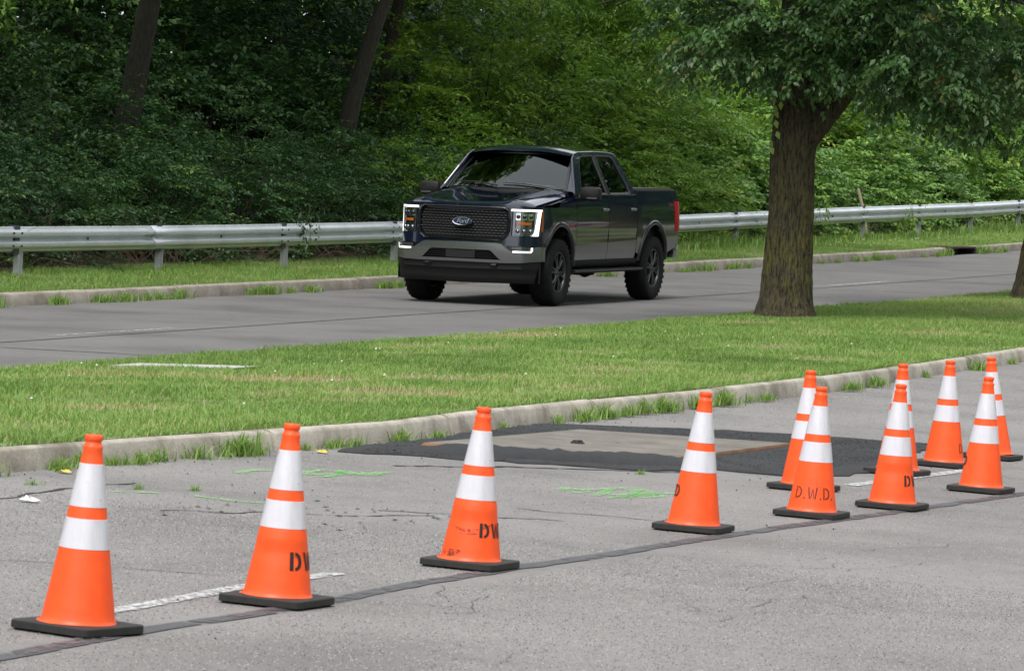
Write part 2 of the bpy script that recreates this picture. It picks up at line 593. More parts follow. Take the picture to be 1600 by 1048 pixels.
# storm drain inlet in the far kerb
t = empty('storm_drain', P(87.5, 23.98) - Vector((0, 0, 0)), -TH)
tag(t, 'rusty iron storm drain inlet set into the far curb right of the tree', 'drain')
zt = t.location.z
mb = MB()
mb.grid([[(x, y, z) for x in (.0, .10, .42)] for y, z in ((-.98, .16), (-.5, .172), (.5, .172), (.98, .16))])
h = .165
MB().box(-.02, .50, -1.0, 1.0, .125, .168).build('hood', M['iron'], t, bevel=.012)
MB().box(.34, .40, -.98, .98, -.25, .12).build('back_wall', M['iron'], t)
MB().box(-.02, .34, -1.0, -.93, -.25, .122).build('cheek', M['iron'], t, bevel=.006)
MB().box(-.02, .34, .93, 1.0, -.25, .122).build('cheek', M['iron'], t, bevel=.006)
MB().box(-.02, .34, -.92, .92, -.25, -.05).build('throat', M['black_hole'], t)
# local x must point away from the road (+v): rotate so that +x -> DV
t.rotation_euler = (0, 0, math.atan2(DV[1], DV[0]))

# ------------------------------------------------------------------ guardrail
GV = 26.1
rail = empty('guardrail', (0, 0, 0))
tag(rail, 'galvanised steel guardrail along the wood behind the truck', 'guardrail')
def gz(u):     # rail height over the verge, following its own slight waves
    return float(verge_z(u, GV)) + .008 * math.sin(u * .31) + float(np.interp(u, [40, 50, 63, 76, 84, 100, 120], [.30, .30, .285, .31, .345, .41, .45]))
prof = [(-.0, .0), (-.018, .012), (-.022, .03), (-.078, .066), (-.083, .085), (-.080, .108), (-.030, .138), (-.026, .156), (-.030, .174), (-.080, .204), (-.083, .227), (-.078, .246), (-.022, .282), (-.018, .300), (0, .312)]
PU = [50.3 + 4.12 * k for k in range(-5, 15)]
for k in range(0, len(PU) - 2, 2):
    a, b = PU[k] - .16, PU[k + 2] + .16
    rows = []
    lap = -.004 if (k // 2) % 2 else 0
    for uu in np.linspace(a, b, 15):
        wv = .010 * math.sin(uu * .9)
        rows.append([(*[float(q) for q in XY(uu, GV + pv + lap + wv)], gz(uu) + pz) for pv, pz in prof])
    MB().grid(rows).build('beam', M['galv'], rail, smooth=35, solid=.004)
for k, uu in enumerate(PU):
    x, y = [float(q) for q in XY(uu, GV + .02)]
    zg = float(verge_z(uu, GV)) - .3
    p = MB()
    # I-section post
    p.box(-.034, .034, .16, .17, 0, gz(uu) + .31 - zg + random.uniform(-.01, .03))
    p.box(-.034, .034, .27, .28, 0, gz(uu) + .31 - zg)
    p.box(-.004, .004, .17, .27, 0, gz(uu) + .30 - zg)
    o = p.build('post', M['galv_post'], rail); o.location = (x, y, zg); o.rotation_euler = (0, 0, -TH + random.uniform(-.03, .03))
    o = MB().box(-.05, .05, .014, .158, gz(uu) - zg - .03, gz(uu) - zg + .33).build('blockout', M['wood_block'], rail); o.location = (x, y, zg); o.rotation_euler = (0, 0, -TH)
    bl = MB()
    for dx, dz in ((0, .156), (-.11, .075), (.11, .075), (-.11, .237), (.11, .237)):
        dep = -.030 if dz == .156 else -.083
        bx, by = [float(q) for q in XY(uu + dx, GV + dep - .012)]
        c = Vector((bx, by, gz(uu) + dz)); e = Vector((DV[0], DV[1], 0)) * .02
        bl.tube([c, c + e], .017 if dz == .156 else .012, 8)
    tag(bl.build('bolts', M['black_hole'] if k % 3 else M['galv_post'], rail), kind='stuff')
    if k < len(PU) - 1:
        mu = uu + 2.06
        bx, by = [float(q) for q in XY(mu, GV - .026 - .012)]
        c = Vector((bx, by, gz(mu) + .156)); e = Vector((DV[0], DV[1], 0)) * .012
        MB().tube([c, c + e], .02, 10).build('slot', M['black_hole'], rail)

# ------------------------------------------------------------------ things painted and laid on the roads
SEAL = [(8, 6.9), (13.45, 6.95), (14.08, 6.98), (14.67, 7.01), (15.51, 6.99), (16.37, 6.99), (17.18, 7.05), (18.57, 7.07), (19.84, 7.04), (21.02, 7.06), (22.59, 7.03), (24.37, 6.98), (27, 6.92), (32, 6.9), (40, 6.9)]
def under(o, parent):
    o.parent = parent; return o
under(ribbon('tar_seal', SEAL, .095, M['worn_tar'], .004, None, .10), near)
for a, b in ((13.6, 14.5), (15.4, 16.3), (18.0, 18.6), (20.6, 21.6), (22.3, 24.0), (25.6, 27.4)):
    q = [(u, float(np.interp(u, [s[0] for s in SEAL], [s[1] for s in SEAL])) + .01) for u in np.linspace(a, b, 6)]
    under(ribbon('red_paint_trace', q, .075, M['red_paint'], .007, None, .1), near)
under(ribbon('lane_dash', [(14.7, 7.37), (15.2, 7.37), (16.57, 7.46), (17.5, 7.45)], .085, M['white_paint'], .005, None, .08), near)
under(ribbon('lane_dash', [(26.2, 7.80), (28.9, 7.78)], .10, M['white_paint'], .005, None, .08), near)
under(ribbon('lane_dash', [(38.0, 7.75), (41, 7.75)], .10, M['white_paint'], .005), near)
under(ribbon('tar_seal', [(30, 20.15), (38.5, 20.12), (49.5, 20.33), (58.8, 20.31), (76, 20.15), (100, 20.15)], .05, M['tar'], .004, None, .3, .4), far)
under(ribbon('tar_seal', [(37.75, 20.1), (37.85, 18.6), (37.95, 16.9)], .05, M['tar'], .004, None, .3, .3), far)
for a, b in ((28.3, 30.8), (40.4, 43.2), (53.8, 55.7), (67.0, 70.2), (80, 83)):
    vv = 20.46
    under(ribbon('lane_dash', [(a, vv), (b, vv)], .09, M['faint_paint'] if a < 50 else M['white_paint'], .005, None, .2), far)

# cracks in the near asphalt
cr = np.random.default_rng(4)
def crack(u0, v0, du, dv, n, w):
    q = [(u0, v0)]
    for i in range(n):
        q.append((q[-1][0] + du / n + cr.normal(0, .035), q[-1][1] + dv / n + cr.normal(0, .035)))
    under(ribbon('crack', q, w, M['patch'] if w > .012 else M['tar'], .003, None, .5, .06), near)
crack(24.1, 9.95, 2.1, -1.25, 18, .04)
crack(20.9, 8.7, .5, -.75, 9, .022)
crack(21.9, 8.35, .2, -1.1, 10, .014)
crack(19.6, 9.3, 1.5, -.9, 14, .018)
crack(16.5, 8.6, .4, -1.0, 9, .010)
for _ in range(26):
    a_ = cr.uniform(0, 2 * PI)
    crack(cr.uniform(14.5, 24), cr.uniform(4.4, 6.7), .9 * math.cos(a_), .35 * math.sin(a_), 10, cr.uniform(.002, .0042))
crack(19.0, 9.95, 2.1, .25, 12, .02)

# green utility marks, sprayed by hand
def scribble(name, strokes, parent):
    root = None
    for s in strokes:
        under(ribbon(name, s, .05, M['green_paint'], .005, None, .4, .05), parent)
scribble('green_mark', [
    [(22.36, 10.15), (22.7, 10.2), (23.0, 10.05), (22.6, 10.0), (22.5, 9.95)],
    [(22.75, 9.95), (23.25, 10.02), (23.15, 9.85), (22.85, 9.85), (23.5, 9.74)],
    [(22.9, 9.78), (23.35, 9.95), (23.1, 9.72), (23.55, 9.72)],
    [(22.6, 10.05), (22.95, 9.8), (22.7, 9.8)],
    [(23.46, 8.66), (23.7, 8.72), (23.6, 8.55), (23.35, 8.55)],
    [(23.3, 8.40), (24.05, 8.55), (23.9, 8.3), (23.3, 8.3), (24.1, 8.22)],
    [(23.4, 8.25), (24.2, 8.45), (23.8, 8.18), (23.5, 8.2)], [(23.6, 8.62), (24.2, 8.5)], [(23.2, 8.3), (23.95, 8.25), (23.5, 8.4)],
    [(20.3, 9.99), (20.45, 9.88), (20.57, 9.75)], [(20.62, 9.6), (20.55, 9.3), (20.7, 9.1)]], near)

# fresh asphalt round a trench, and the steel plate over it
def poly_slab(name, pts, mat, dz0, dz1, parent=None, sub=6, jit=0.0, wall_mat=None):
    """a thin raised slab from an outline in u,v, filled as a fan of rings"""
    pts = np.array(pts, float)
    # resample outline
    out = []
    for a, b in zip(pts, np.roll(pts, -1, 0)):
        k = max(2, int(np.hypot(*(b - a)) / .16))
        for i in range(k): out.append(a + (b - a) * i / k)
    out = np.array(out)
    r = np.random.default_rng(len(out))
    out += r.normal(0, jit, out.shape) if jit else 0
    c = out.mean(0)
    mb = MB(); n = len(out)
    rings = []
    rings.append([tuple(P(q[0], q[1], dz0)) for q in out])
    for s in (1, .985, .93, .8, .6, .3, .02):
        bmp = 0 if s == 1 else 1
        rings.append([tuple(P(*(c + (q - c) * s), dz0 + (dz1 - dz0) * (.35 if s == 1 else 1) + (r.normal(0, .0015) if jit else 0))) for q in out])
    mb.grid(rings, close=True)
    if wall_mat:
        for i in range(n): mb.m[i] = 1
        for i in range(n, 2 * n): mb.m[i] = 1
    return mb.build(name, [mat, wall_mat] if wall_mat else mat, parent, smooth=40)
patch = poly_slab('asphalt_patch', [(24.75, 10.62), (26.2, 10.74), (27.3, 10.86), (29.4, 11.05), (30.4, 10.3), (30.93, 9.66), (31.3, 8.74), (29.2, 8.3), (27.05, 8.05), (26.47, 8.16), (26.4, 8.75), (25.75, 8.92), (25.26, 9.75), (24.95, 10.3)], M['patch'], .001, .018, None, jit=.028)
tag(patch, 'fresh black asphalt patch around the steel plate beside the near curb', 'asphalt patch')
# berm of loose asphalt heaped against the plate's near edge
def berm(pts, w, h):
    q = np.array(pts, float); rows = []
    s = np.concatenate([[0], np.cumsum(np.hypot(*np.diff(q, axis=0).T))])
    for tt in np.arange(0, s[-1], .05):
        u = np.interp(tt, s, q[:, 0]); v = np.interp(tt, s, q[:, 1])
        k = h * min(1, tt / .4, (s[-1] - tt) / .4 + .1)
        rows.append([tuple(P(u - w * a + cr.normal(0, .012), v - w * .3 * a, .017 + k * z + cr.normal(0, .004))) for a, z in ((-.5, 0.4), (-.2, .95), (.1, 1.), (.35, .6), (.55, 0.), (.6, -.3))])
    return MB().grid(rows).build('berm', M['patch'], patch, smooth=60)
berm([(25.35, 10.45), (25.55, 9.9), (25.95, 9.35), (26.45, 8.95), (26.6, 8.85)], .36, .06)
plate = poly_slab('steel_plate', [(25.77, 10.46), (28.72, 10.50), (29.42, 9.19), (26.68, 9.09)], M['plate'], .016, .040, None, wall_mat=M['plate_edge'])
tag(plate, 'flat grey steel road plate with rusty edge lying on the black patch', 'steel plate')
c = P(27.15, 9.93, .042)
mb = MB()
for k in range(1):
    a = [c + Vector((.05 * math.cos(t), .04 * math.sin(t), 0)) for t in np.linspace(0, 2 * PI, 13)[:-1]]
    b_ = [q + Vector((0, 0, .012 + .01 * math.sin(3 * i))) + (c - q) * .35 for i, q in enumerate(a)]
    mb.grid([a, b_], close=True); mb.f.append(tuple(range(12, 24))); mb.m.append(0)
tag(mb.build('asphalt_lump', M['patch']), 'small black lump of asphalt lying on the steel plate', 'asphalt lump')

# concrete strip that crosses the median
rows = []
for vv in np.linspace(14.95, 16.05, 9):
    rows.append([tuple(P(uu, vv, dz)) for uu, dz in ((32.75, -.05), (32.75, .018), (33.3, .018), (33.3, -.05))])
slab = MB().grid(rows).build('walkway_slab', M['slab'])
tag(slab, 'pale concrete walkway strip showing in the median grass at left', 'walkway')

# crumbs of asphalt and paper
mb = MB()
for i in range(420):
    k = cr.uniform()
    if k < .45:
        a = cr.uniform(24.6, 31.5); vv = cr.choice([10.75, 10.9, 8.3, 8.6]) + cr.normal(0, .16)
    elif k < .8:
        a = cr.uniform(14, 40); vv = float(vc(a)) - abs(cr.normal(0, .22)) - .03
    else:
        a = cr.uniform(14, 30); vv = cr.uniform(6.5, 10.6)
    q = P(a, vv, .003); r_ = cr.uniform(.003, .009)
    if 24.9 < a < 31 and 8.2 < vv < 10.9: q.z += .016
    mb.add([q + Vector((r_, 0, 0)), q + Vector((-.5 * r_, .8 * r_, 0)), q + Vector((-.5 * r_, -.8 * r_, 0)), q + Vector((0, 0, r_))], [(0, 1, 3), (1, 2, 3), (2, 0, 3)])
tag(mb.build('road_grit', M['patch']), 'loose black grit scattered on the near road', 'grit', kind='stuff')
M['paper'] = simple('paper', (.75, .75, .72), .8)
M['dead_leaf'] = simple('dead_leaf', (.55, .45, .08), .7)
def scrap(name, u, v, r_, mat, label, cat, seedv, hh=.02):
    k = np.random.default_rng(seedv); mb = MB(); c = P(u, v, .004)
    n = 11; rows = []
    for s in (1., .7, .35, .05):
        rows.append([c + Vector((r_ * s * math.cos(a) * (1 + .35 * math.sin(2 * a + seedv)), r_ * s * math.sin(a) * .8, abs(k.normal(0, hh)) * (1.2 - s) + k.uniform(0, .012))) for a in np.linspace(0, 2 * PI, n + 1)[:-1]])
    tag(mb.grid(rows, close=True).build(name, mat), label, cat)
scrap('paper_scrap', 19.32, 9.86, .045, M['paper'], 'crumpled white paper scrap on the road left of the leftmost cone', 'litter', 2, .012)
scrap('fallen_leaf', 21.2, 10.62, .045, M['dead_leaf'], 'yellow fallen leaf in the gutter behind the leftmost cone', 'leaf', 3, .006)
scrap('fallen_leaf', 24.55, 10.6, .05, M['dead_leaf'], 'yellow fallen leaf at the left tip of the asphalt patch', 'leaf', 5, .006)
mb = MB()
for i in range(46):
    a = cr.choice([19.75, 20.2, 20.5, 20.7]) + cr.normal(0, .22); vv = cr.uniform(8.2, 9.4)
    q = P(a, vv, .005); r_ = cr.uniform(.005, .02)
    mb.add([q + Vector((r_, 0, 0)), q + Vector((0, r_ * 2, 0)), q + Vector((-r_, 0, 0)), q + Vector((0, -r_ * 2, .006))], [(0, 1, 2, 3)])
tag(mb.build('paint_flecks', M['paper']), 'white flecks strewn on the asphalt between the left cones', 'flecks', kind='stuff')

# aggregate standing proud of the worn near surface
g = np.random.default_rng(31)
n = 280000
u = np.concatenate([g.uniform(12.5, 20, n // 2), g.uniform(18, 48, n // 2)]); v = g.uniform(3.0, 11.3, n)
x, y = XY(u, v); z = zn(u, v)
ok = in_view(x, y, z) & (v < vc(u) - .02) & ~((u > 24.8) & (u < 31.4) & (v > 8.0) & (v < 11.1)) & ~((v > 6.9) & (v < 7.12))
x, y, z = x[ok], y[ok], z[ok]; n = len(x)
r = g.uniform(.0026, .0058, n); a = g.uniform(0, 6.28, n)
V = np.stack([np.stack([x + r * np.cos(a + k * 2.094), y + r * np.sin(a + k * 2.094), z - .0005], 1) for k in range(3)] + [np.stack([x, y, z + r * g.uniform(.35, .9, n)], 1)], 1).reshape(-1, 3)
i = np.arange(n)[:, None] * 4
T = np.concatenate([i + [0, 1, 3], i + [1, 2, 3], i + [2, 0, 3]], 1).reshape(-1, 3)
def stone_mat():
    m, nn, l, b = new_mat('aggregate')
    at = nn.new('ShaderNodeAttribute'); at.attribute_name = 'tint'
    l.new(ramp(nn, l, at.outputs['Fac'], [(0, (.035, .035, .035)), (.4, (.13, .127, .123)), (.75, (.27, .26, .245)), (1, (.37, .35, .325))]), b.inputs['Base Color'])
    b.inputs['Roughness'].default_value = .85
    return m
tag(link('aggregate', np_mesh('aggregate', V, T, stone_mat(), np.repeat(g.uniform(0, 1, n), 3))), 'fine grey stones standing out of the worn near asphalt', 'aggregate', kind='stuff')
n = 26000
u = g.uniform(24.8, 31.3, n); v = g.uniform(8.1, 11.0, n)
inside = lambda a, b: (b < np.interp(a, [24.75, 27.3, 29.4, 30.4, 31.3], [10.5, 10.8, 10.98, 10.2, 8.7])) & (b > np.interp(a, [24.75, 25.3, 25.8, 26.45, 26.5, 29.2, 31.3], [10.5, 9.8, 8.95, 8.7, 8.25, 8.4, 8.72]))
pl = (u > 25.75 + (10.46 - v) * .68) & (u < 28.7 + (10.5 - v) * .53) & (v > 9.1) & (v < 10.5)
ok = inside(u, v) & ~pl; u, v = u[ok], v[ok]; n = len(u)
x, y = XY(u, v); z = zn(u, v) + .017
r = g.uniform(.004, .010, n); a = g.uniform(0, 6.28, n)
V = np.stack([np.stack([x + r * np.cos(a + k * 2.094), y + r * np.sin(a + k * 2.094), z - .001], 1) for k in range(3)] + [np.stack([x, y, z + r * g.uniform(.4, .9, n)], 1)], 1).reshape(-1, 3)
i = np.arange(n)[:, None] * 4
T = np.concatenate([i + [0, 1, 3], i + [1, 2, 3], i + [2, 0, 3]], 1).reshape(-1, 3)
so = link('loose_stones', np_mesh('loose_stones', V, T, M['patch']), patch); so['kind'] = 'stuff'

# ================================================================== TRAFFIC CONES
def cone_mats():
    m, n, l, b = new_mat('orange_pvc')
    co = n.new('ShaderNodeTexCoord').outputs['Object']
    a = node_noise(n, l, co, 14, 5, .7)
    s = node_noise(n, l, co, 30, 5, .7, (1, 1, .12))
    oi = n.new('ShaderNodeObjectInfo')
    base = ramp(n, l, a, [(.3, (.97, .092, .02)), (.7, (1.0, .118, .026))])
    base = mix(n, l, ramp(n, l, s, [(.60, g3(0)), (.8, g3(.25))]), base, (.45, .10, .04))
    l.new(base, b.inputs['Base Color'])
    b.inputs['Roughness'].default_value = .38
    b.inputs['Specular IOR Level'].default_value = .35
    M['orange'] = m
    m, n, l, b = new_mat('reflective_sheet')
    co = n.new('ShaderNodeTexCoord').outputs['Object']
    d = node_noise(n, l, co, 38, 4, .75)
    s = node_noise(n, l, co, 26, 4, .7, (1, 1, .15))
    base = ramp(n, l, d, [(.28, (.38, .36, .36)), (.36, (.66, .65, .70))])
    base = mix(n, l, 1.0, base, ramp(n, l, s, [(.35, g3(.88)), (.6, g3(1.0))]), 'MULTIPLY')
    l.new(base, b.inputs['Base Color'])
    b.inputs['Roughness'].default_value = .3
    b.inputs['Coat Weight'].default_value = .25
    M['collar'] = m
    m, n, l, b = new_mat('base_rubber')
    co = n.new('ShaderNodeTexCoord').outputs['Object']
    d = node_noise(n, l, co, 12, 5, .7)
    l.new(ramp(n, l, d, [(.3, (.010, .010, .009)), (.7, (.026, .025, .022))]), b.inputs['Base Color'])
    b.inputs['Roughness'].default_value = .72
    M['rubber'] = m
    M['stencil'] = simple('stencil_black', (.012, .012, .014), .6)
    m, n, l, b = new_mat('scuff')
    co = n.new('ShaderNodeTexCoord').outputs['Object']
    d = node_noise(n, l, co, 45, 5, .8)
    t = n.new('ShaderNodeBsdfTransparent'); ms = n.new('ShaderNodeMixShader')
    b.inputs['Base Color'].default_value = (.06, .03, .025, 1); b.inputs['Roughness'].default_value = .8
    l.new(ramp(n, l, d, [(.44, g3(0)), (.62, g3(.9))]), ms.inputs[0])
    l.new(t.outputs[0], ms.inputs[1]); l.new(b.outputs[0], ms.inputs[2]); l.new(ms.outputs[0], n['Material Output'].inputs['Surface'])
    M['scuff'] = m
cone_mats()

def cone_r(z):
    return .135 + (z - .035) * (.042 - .135) / (.608 - .035)

def cone_meshes():
    R = {}
    pr = [(.150, .036), (.142, .0365), (.137, .042)]
    for z in np.linspace(.055, .655, 26): pr.append((cone_r(z), z))
    pr += [(.0365, .664), (.0345, .672), (.0295, .678), (.0285, .686), (.0315, .690), (.0330, .697), (.0330, .705), (.0300, .710), (.022, .711), (.020, .700), (.018, .62)]
    R['cone_body'] = MB().lathe(pr, 48).mesh('cone_body', M['orange'], 40)
    for nm, a, b in (('upper', .453, .608), ('lower', .304, .412)):
        pr = [(cone_r(a) - .001, a)] + [(cone_r(z) + .0016, z) for z in np.linspace(a + .001, b - .001, 5)] + [(cone_r(b) - .001, b)]
        R[nm] = MB().lathe(pr, 48).mesh('reflective_collar', M['collar'], 60)
    # base: rounded square with a raised centre, on small feet
    mb = MB(); rows = []
    def rsq(h, z, rad, n=7):
        out = []
        for cx, cy, a0 in ((1, 1, 0), (-1, 1, 90), (-1, -1, 180), (1, -1, 270)):
            for i in range(n):
                a = math.radians(a0 + 90 * i / (n - 1))
                out.append((cx * (h - rad) + rad * math.cos(a), cy * (h - rad) + rad * math.sin(a), z))
        return out
    for h, z, rad in ((.150, .010, .03), (.175, .007, .028), (.178, .009, .030), (.177, .033, .029), (.174, .0365, .028), (.150, .0375, .03), (.10, .039, .03)):
        rows.append(rsq(h, z, rad))
    mb.grid(rows, close=True)
    n = len(rows[0])
    mb.f.append(tuple(range(n))); mb.m.append(0); mb.f.append(tuple(range(len(mb.v) - n, len(mb.v)))); mb.m.append(0)
    for x in (-.13, .13):
        for y in (-.13, .13): mb.box(x - .03, x + .03, y - .03, y + .03, 0, .011)
    R['base'] = mb.mesh('base', M['rubber'], 32)
    return R
CM = cone_meshes()

GLYPH = {
    'D': (.74, [[(0, 0), (.22, 0), (.22, 1), (0, 1)],
                [(.32, 1), (.50, .96), (.66, .82), (.74, .62), (.74, .38), (.66, .18), (.50, .04), (.32, 0), (.32, .17), (.44, .22), (.52, .36), (.53, .5), (.52, .64), (.44, .78), (.32, .83)]]),
    'W': (1.0, [[(0, 1), (.19, 1), (.285, .22), (.285, 0), (.16, 0)], [(.33, .0), (.33, .28), (.43, .95), (.48, .95), (.48, .62), (.40, 0)],
                [(.52, .95), (.57, .95), (.67, .28), (.67, 0), (.60, 0), (.52, .62)], [(.715, 0), (.715, .22), (.81, 1), (1, 1), (.84, 0)]]),
    '.': (.16, [[(0, 0), (.16, 0), (.16, .16), (0, .16)]]),
}
THIN = {
    'D': (.62, [[(0, 0), (.11, 0), (.11, 1), (0, 1)], [(.18, 1), (.42, .92), (.60, .7), (.60, .3), (.42, .08), (.18, 0), (.18, .10), (.36, .17), (.49, .34), (.49, .66), (.36, .83), (.18, .90)]]),
    'W': (.85, [[(0, 1), (.11, 1), (.24, .14), (.21, 0), (.16, 0)], [(.27, .06), (.40, .9), (.42, .9), (.42, .6), (.31, 0)], [(.46, .9), (.48, .9), (.60, .06), (.56, 0), (.46, .6)], [(.63, .14), (.74, 1), (.85, 1), (.70, 0), (.66, 0)]]),
    '.': (.12, [[(0, 0), (.12, 0), (.12, .12), (0, .12)]]),
}
def lettering(text, glyphs, a0, z0, hgt, gap=.2):
    """letters stencilled round the cone from angle a0 (0 = towards -Y, positive to the right)"""
    mb = MB(); x = 0
    r0 = cone_r(z0 + hgt / 2)
    for ch in text:
        w, polys = glyphs[ch]
        for pl in polys:
            vs = []
            for px, py in pl:
                z = z0 + py * hgt
                a = math.radians(a0) + (x + px) * hgt / r0
                r = cone_r(z) + .0014
                vs.append((r * math.sin(a), -r * math.cos(a), z))
            mb.add(vs, [tuple(range(len(vs)))])
        x += w + gap
    return mb

CONES = [  # u, v, tilt towards image right (deg), turn, letters(text, glyphs, start angle, z, height), label
    (14.41, 7.14, 1.0, -6, None, 'orange traffic cone nearest the camera, at the far left, without lettering in view'),
    (16.05, 7.09, .9, 3, ('DWD', GLYPH, 22, .145, .072), 'orange traffic cone second from the left, with clean bold black stencil letters'),
    (18.41, 7.21, 1.1, 5, ('DWD', GLYPH, 15, .143, .064), 'scuffed orange traffic cone third from the left, with a worn dark streak'),
    (21.63, 7.26, 1.2, 8, ('DWD', GLYPH, -150, .17, .062), 'orange traffic cone standing alone in front of the steel plate'),
    (25.43, 7.86, -.6, 2, None, 'orange traffic cone half hidden behind the one lettered D.W.D. in full'),
    (23.37, 7.17, .4, 7, ('D.W.D.', THIN, -54, .105, .064), 'orange traffic cone with the thin letters D.W.D. readable in full'),
    (27.73, 7.95, -.9, 3, None, 'orange traffic cone behind the front row, third cone from the right edge at the back'),
    (24.63, 7.08, .1, 6, ('DWD', GLYPH, 26, .135, .064), 'front row orange traffic cone with bold letters, second from the right in that row'),
    (29.02, 8.0, -.4, 4, ('D.W.D.', THIN, 48, .10, .062), 'back row orange traffic cone with thin letters at its right edge'),
    (26.79, 7.14, -.2, 5, ('DWD', GLYPH, -158, .16, .06), 'rightmost orange traffic cone of the front row'),
    (30.4, 8.03, -5.0, 3, None, 'farthest orange traffic cone, at the right edge of the back row'),
]
for (u, v, tilt, turn, txt, lab) in CONES:
    t = empty('traffic_cone', P(u, v, .001))
    tag(t, lab, 'traffic cone', 'orange traffic cones closing the lane')
    up = Vector((.0201, -.0005, 1)).normalized()
    q = Vector((0, 0, 1)).rotation_difference(up)
    t.rotation_mode = 'QUATERNION'
    t.rotation_quaternion = q
    o = link('base', CM['base'], t); o.rotation_euler = (0, 0, -TH + math.radians(turn - 5))
    tl = math.radians(tilt)
    dent = None
    if 'second from' in lab or 'scuffed' in lab:       # pushed-in shoulder below the lower collar
        dent = CM['cone_body'].copy()
        for q in dent.vertices:
            w = math.exp(-((q.co.z - .262) / .022) ** 2) - .8 * math.exp(-((q.co.z - .215) / .03) ** 2)
            k_ = max(0, -q.co.y / .1 + .3)
            q.co.x *= 1 + .035 * w * k_; q.co.y *= 1 + .05 * w * k_
    for nm, k in (('cone_body', 'cone_body'), ('reflective_collar', 'upper'), ('reflective_collar', 'lower')):
        o = link(nm, dent if dent and k == 'cone_body' else CM[k], t)
        o.rotation_euler = (0, tl, 0)
    if txt:
        o = lettering(*txt).build('lettering', M['stencil'], t); o.rotation_euler = (0, tl, 0)
    if 'scuffed' in lab:
        mb = MB()
        for (a0, a1, zz, hh, dip) in ((-62, 48, .195, .014, .03), (-30, 20, .155, .006, .004), (-75, -20, .070, .035, .01)):
            rows = []
            for a in np.linspace(a0, a1, 22):
                s = (a - a0) / (a1 - a0); z = zz - dip * math.sin(PI * s) + .01 * s
                e = hh * (.25 + .75 * math.sin(PI * s))
                rows.append([((cone_r(k) + .0011) * math.sin(math.radians(a)), -(cone_r(k) + .0011) * math.cos(math.radians(a)), k) for k in (z - e / 2, z, z + e / 2)])
            mb.grid(rows)
        o = mb.build('scuff_marks', M['scuff'], t); o.rotation_euler = (0, tl, 0)

# ================================================================== PICKUP TRUCK
# local axes: x forward, y to the truck's left, z up; origin on the road under the front axle
def paint_black():
    m, n, l, b = new_mat('black_paint')
    co = n.new('ShaderNodeTexCoord').outputs['Object']
    s = n.new('ShaderNodeSeparateXYZ'); l.new(co, s.inputs[0])
    ln = n.new('ShaderNodeMath'); ln.operation = 'MULTIPLY_ADD'      # the two-tone line climbs a little to the rear
    l.new(s.outputs['X'], ln.inputs[0]); ln.inputs[1].default_value = .026; l.new(s.outputs['Z'], ln.inputs[2])
    f = ramp(n, l, ln.outputs[0], [(.755, g3(1)), (.759, g3(0))])
    l.new(mix(n, l, f, (.005, .008, .024), (.15, .15, .155)), b.inputs['Base Color'])
    l.new(mix(n, l, f, g3(.0), g3(.55)), b.inputs['Metallic'])
    l.new(mix(n, l, f, g3(.12), g3(.38)), b.inputs['Roughness'])
    b.inputs['Coat Weight'].default_value = 1.0
    b.inputs['Coat Roughness'].default_value = .025
    return m
M['paint'] = paint_black()
M['grey_paint'] = simple('grey_metallic', (.25, .255, .265), .27, .85, .5)
M['trim'] = simple('black_trim', (.012, .012, .013), .45)
M['gloss_trim'] = simple('gloss_black_trim', (.006, .006, .008), .2, 0, .3)
M['plastic'] = simple('dark_plastic', (.011, .011, .012), .62, spec=.3)
M['under'] = simple('underbody', (.010, .010, .010), .9)
M['chrome'] = simple('chrome', (.75, .76, .78), .12, 1.)
M['dark_chrome'] = simple('dark_chrome', (.22, .23, .25), .22, 1.)
M['led'] = simple('led_light', (.9, .9, .9), .3, emit=(1, .98, .94), estr=.95)
M['amber'] = simple('amber_lens', (.42, .10, .010), .25, 0, .5)
M['red_lens'] = simple('red_lens', (.42, .012, .012), .4, 0, 0, .15)
M['navy'] = simple('emblem_blue', (.018, .035, .11), .2, .2, .8)
M['silver'] = simple('silver_letters', (.72, .73, .75), .3, .8)
M['seat'] = simple('seat_cloth', (.025, .025, .027), .9)
M['red_decal'] = simple('red_decal', (.30, .015, .015), .4)
M['grey_decal'] = simple('grey_decal', (.10, .10, .105), .4)

def glass_mat(name, tint, thru):
    m, n, l, b = new_mat(name)
    t = n.new('ShaderNodeBsdfTransparent'); t.inputs[0].default_value = (*tint, 1)
    g = n.new('ShaderNodeBsdfGlossy'); g.inputs['Roughness'].default_value = .012; g.inputs['Color'].default_value = (.92, 1, .98, 1)
    fz = n.new('ShaderNodeFresnel'); fz.inputs['IOR'].default_value = 1.8
    ms = n.new('ShaderNodeMixShader')
    l.new(fz.outputs[0], ms.inputs[0]); l.new(t.outputs[0], ms.inputs[1]); l.new(g.outputs[0], ms.inputs[2])
    l.new(ms.outputs[0], n['Material Output'].inputs['Surface'])
    return m
M['windshield'] = glass_mat('windshield_glass', (.42, .48, .46), 1)
M['side_glass'] = glass_mat('side_glass', (.22, .25, .24), 1)
M['privacy_glass'] = glass_mat('privacy_glass', (.03, .035, .035), 1)

def tyre_mat():
    m, n, l, b = new_mat('tyre_rubber')
    co = n.new('ShaderNodeTexCoord').outputs['Object']
    a = node_noise(n, l, co, 9, 4, .6)
    l.new(ramp(n, l, a, [(.3, (.007, .007, .0075)), (.7, (.014, .014, .014))]), b.inputs['Base Color'])
    b.inputs['Roughness'].default_value = .8
    b.inputs['Specular IOR Level'].default_value = .25
    return m
M['tyre'] = tyre_mat()
M['rim'] = simple('gunmetal_rim', (.085, .088, .095), .32, .85)
M['rim_dark'] = simple('dark_rim', (.02, .02, .022), .45, .5)

truck = empty('pickup_truck')
tag(truck, 'black pickup truck with grey lower trim and lit headlights on the far road', 'pickup truck')
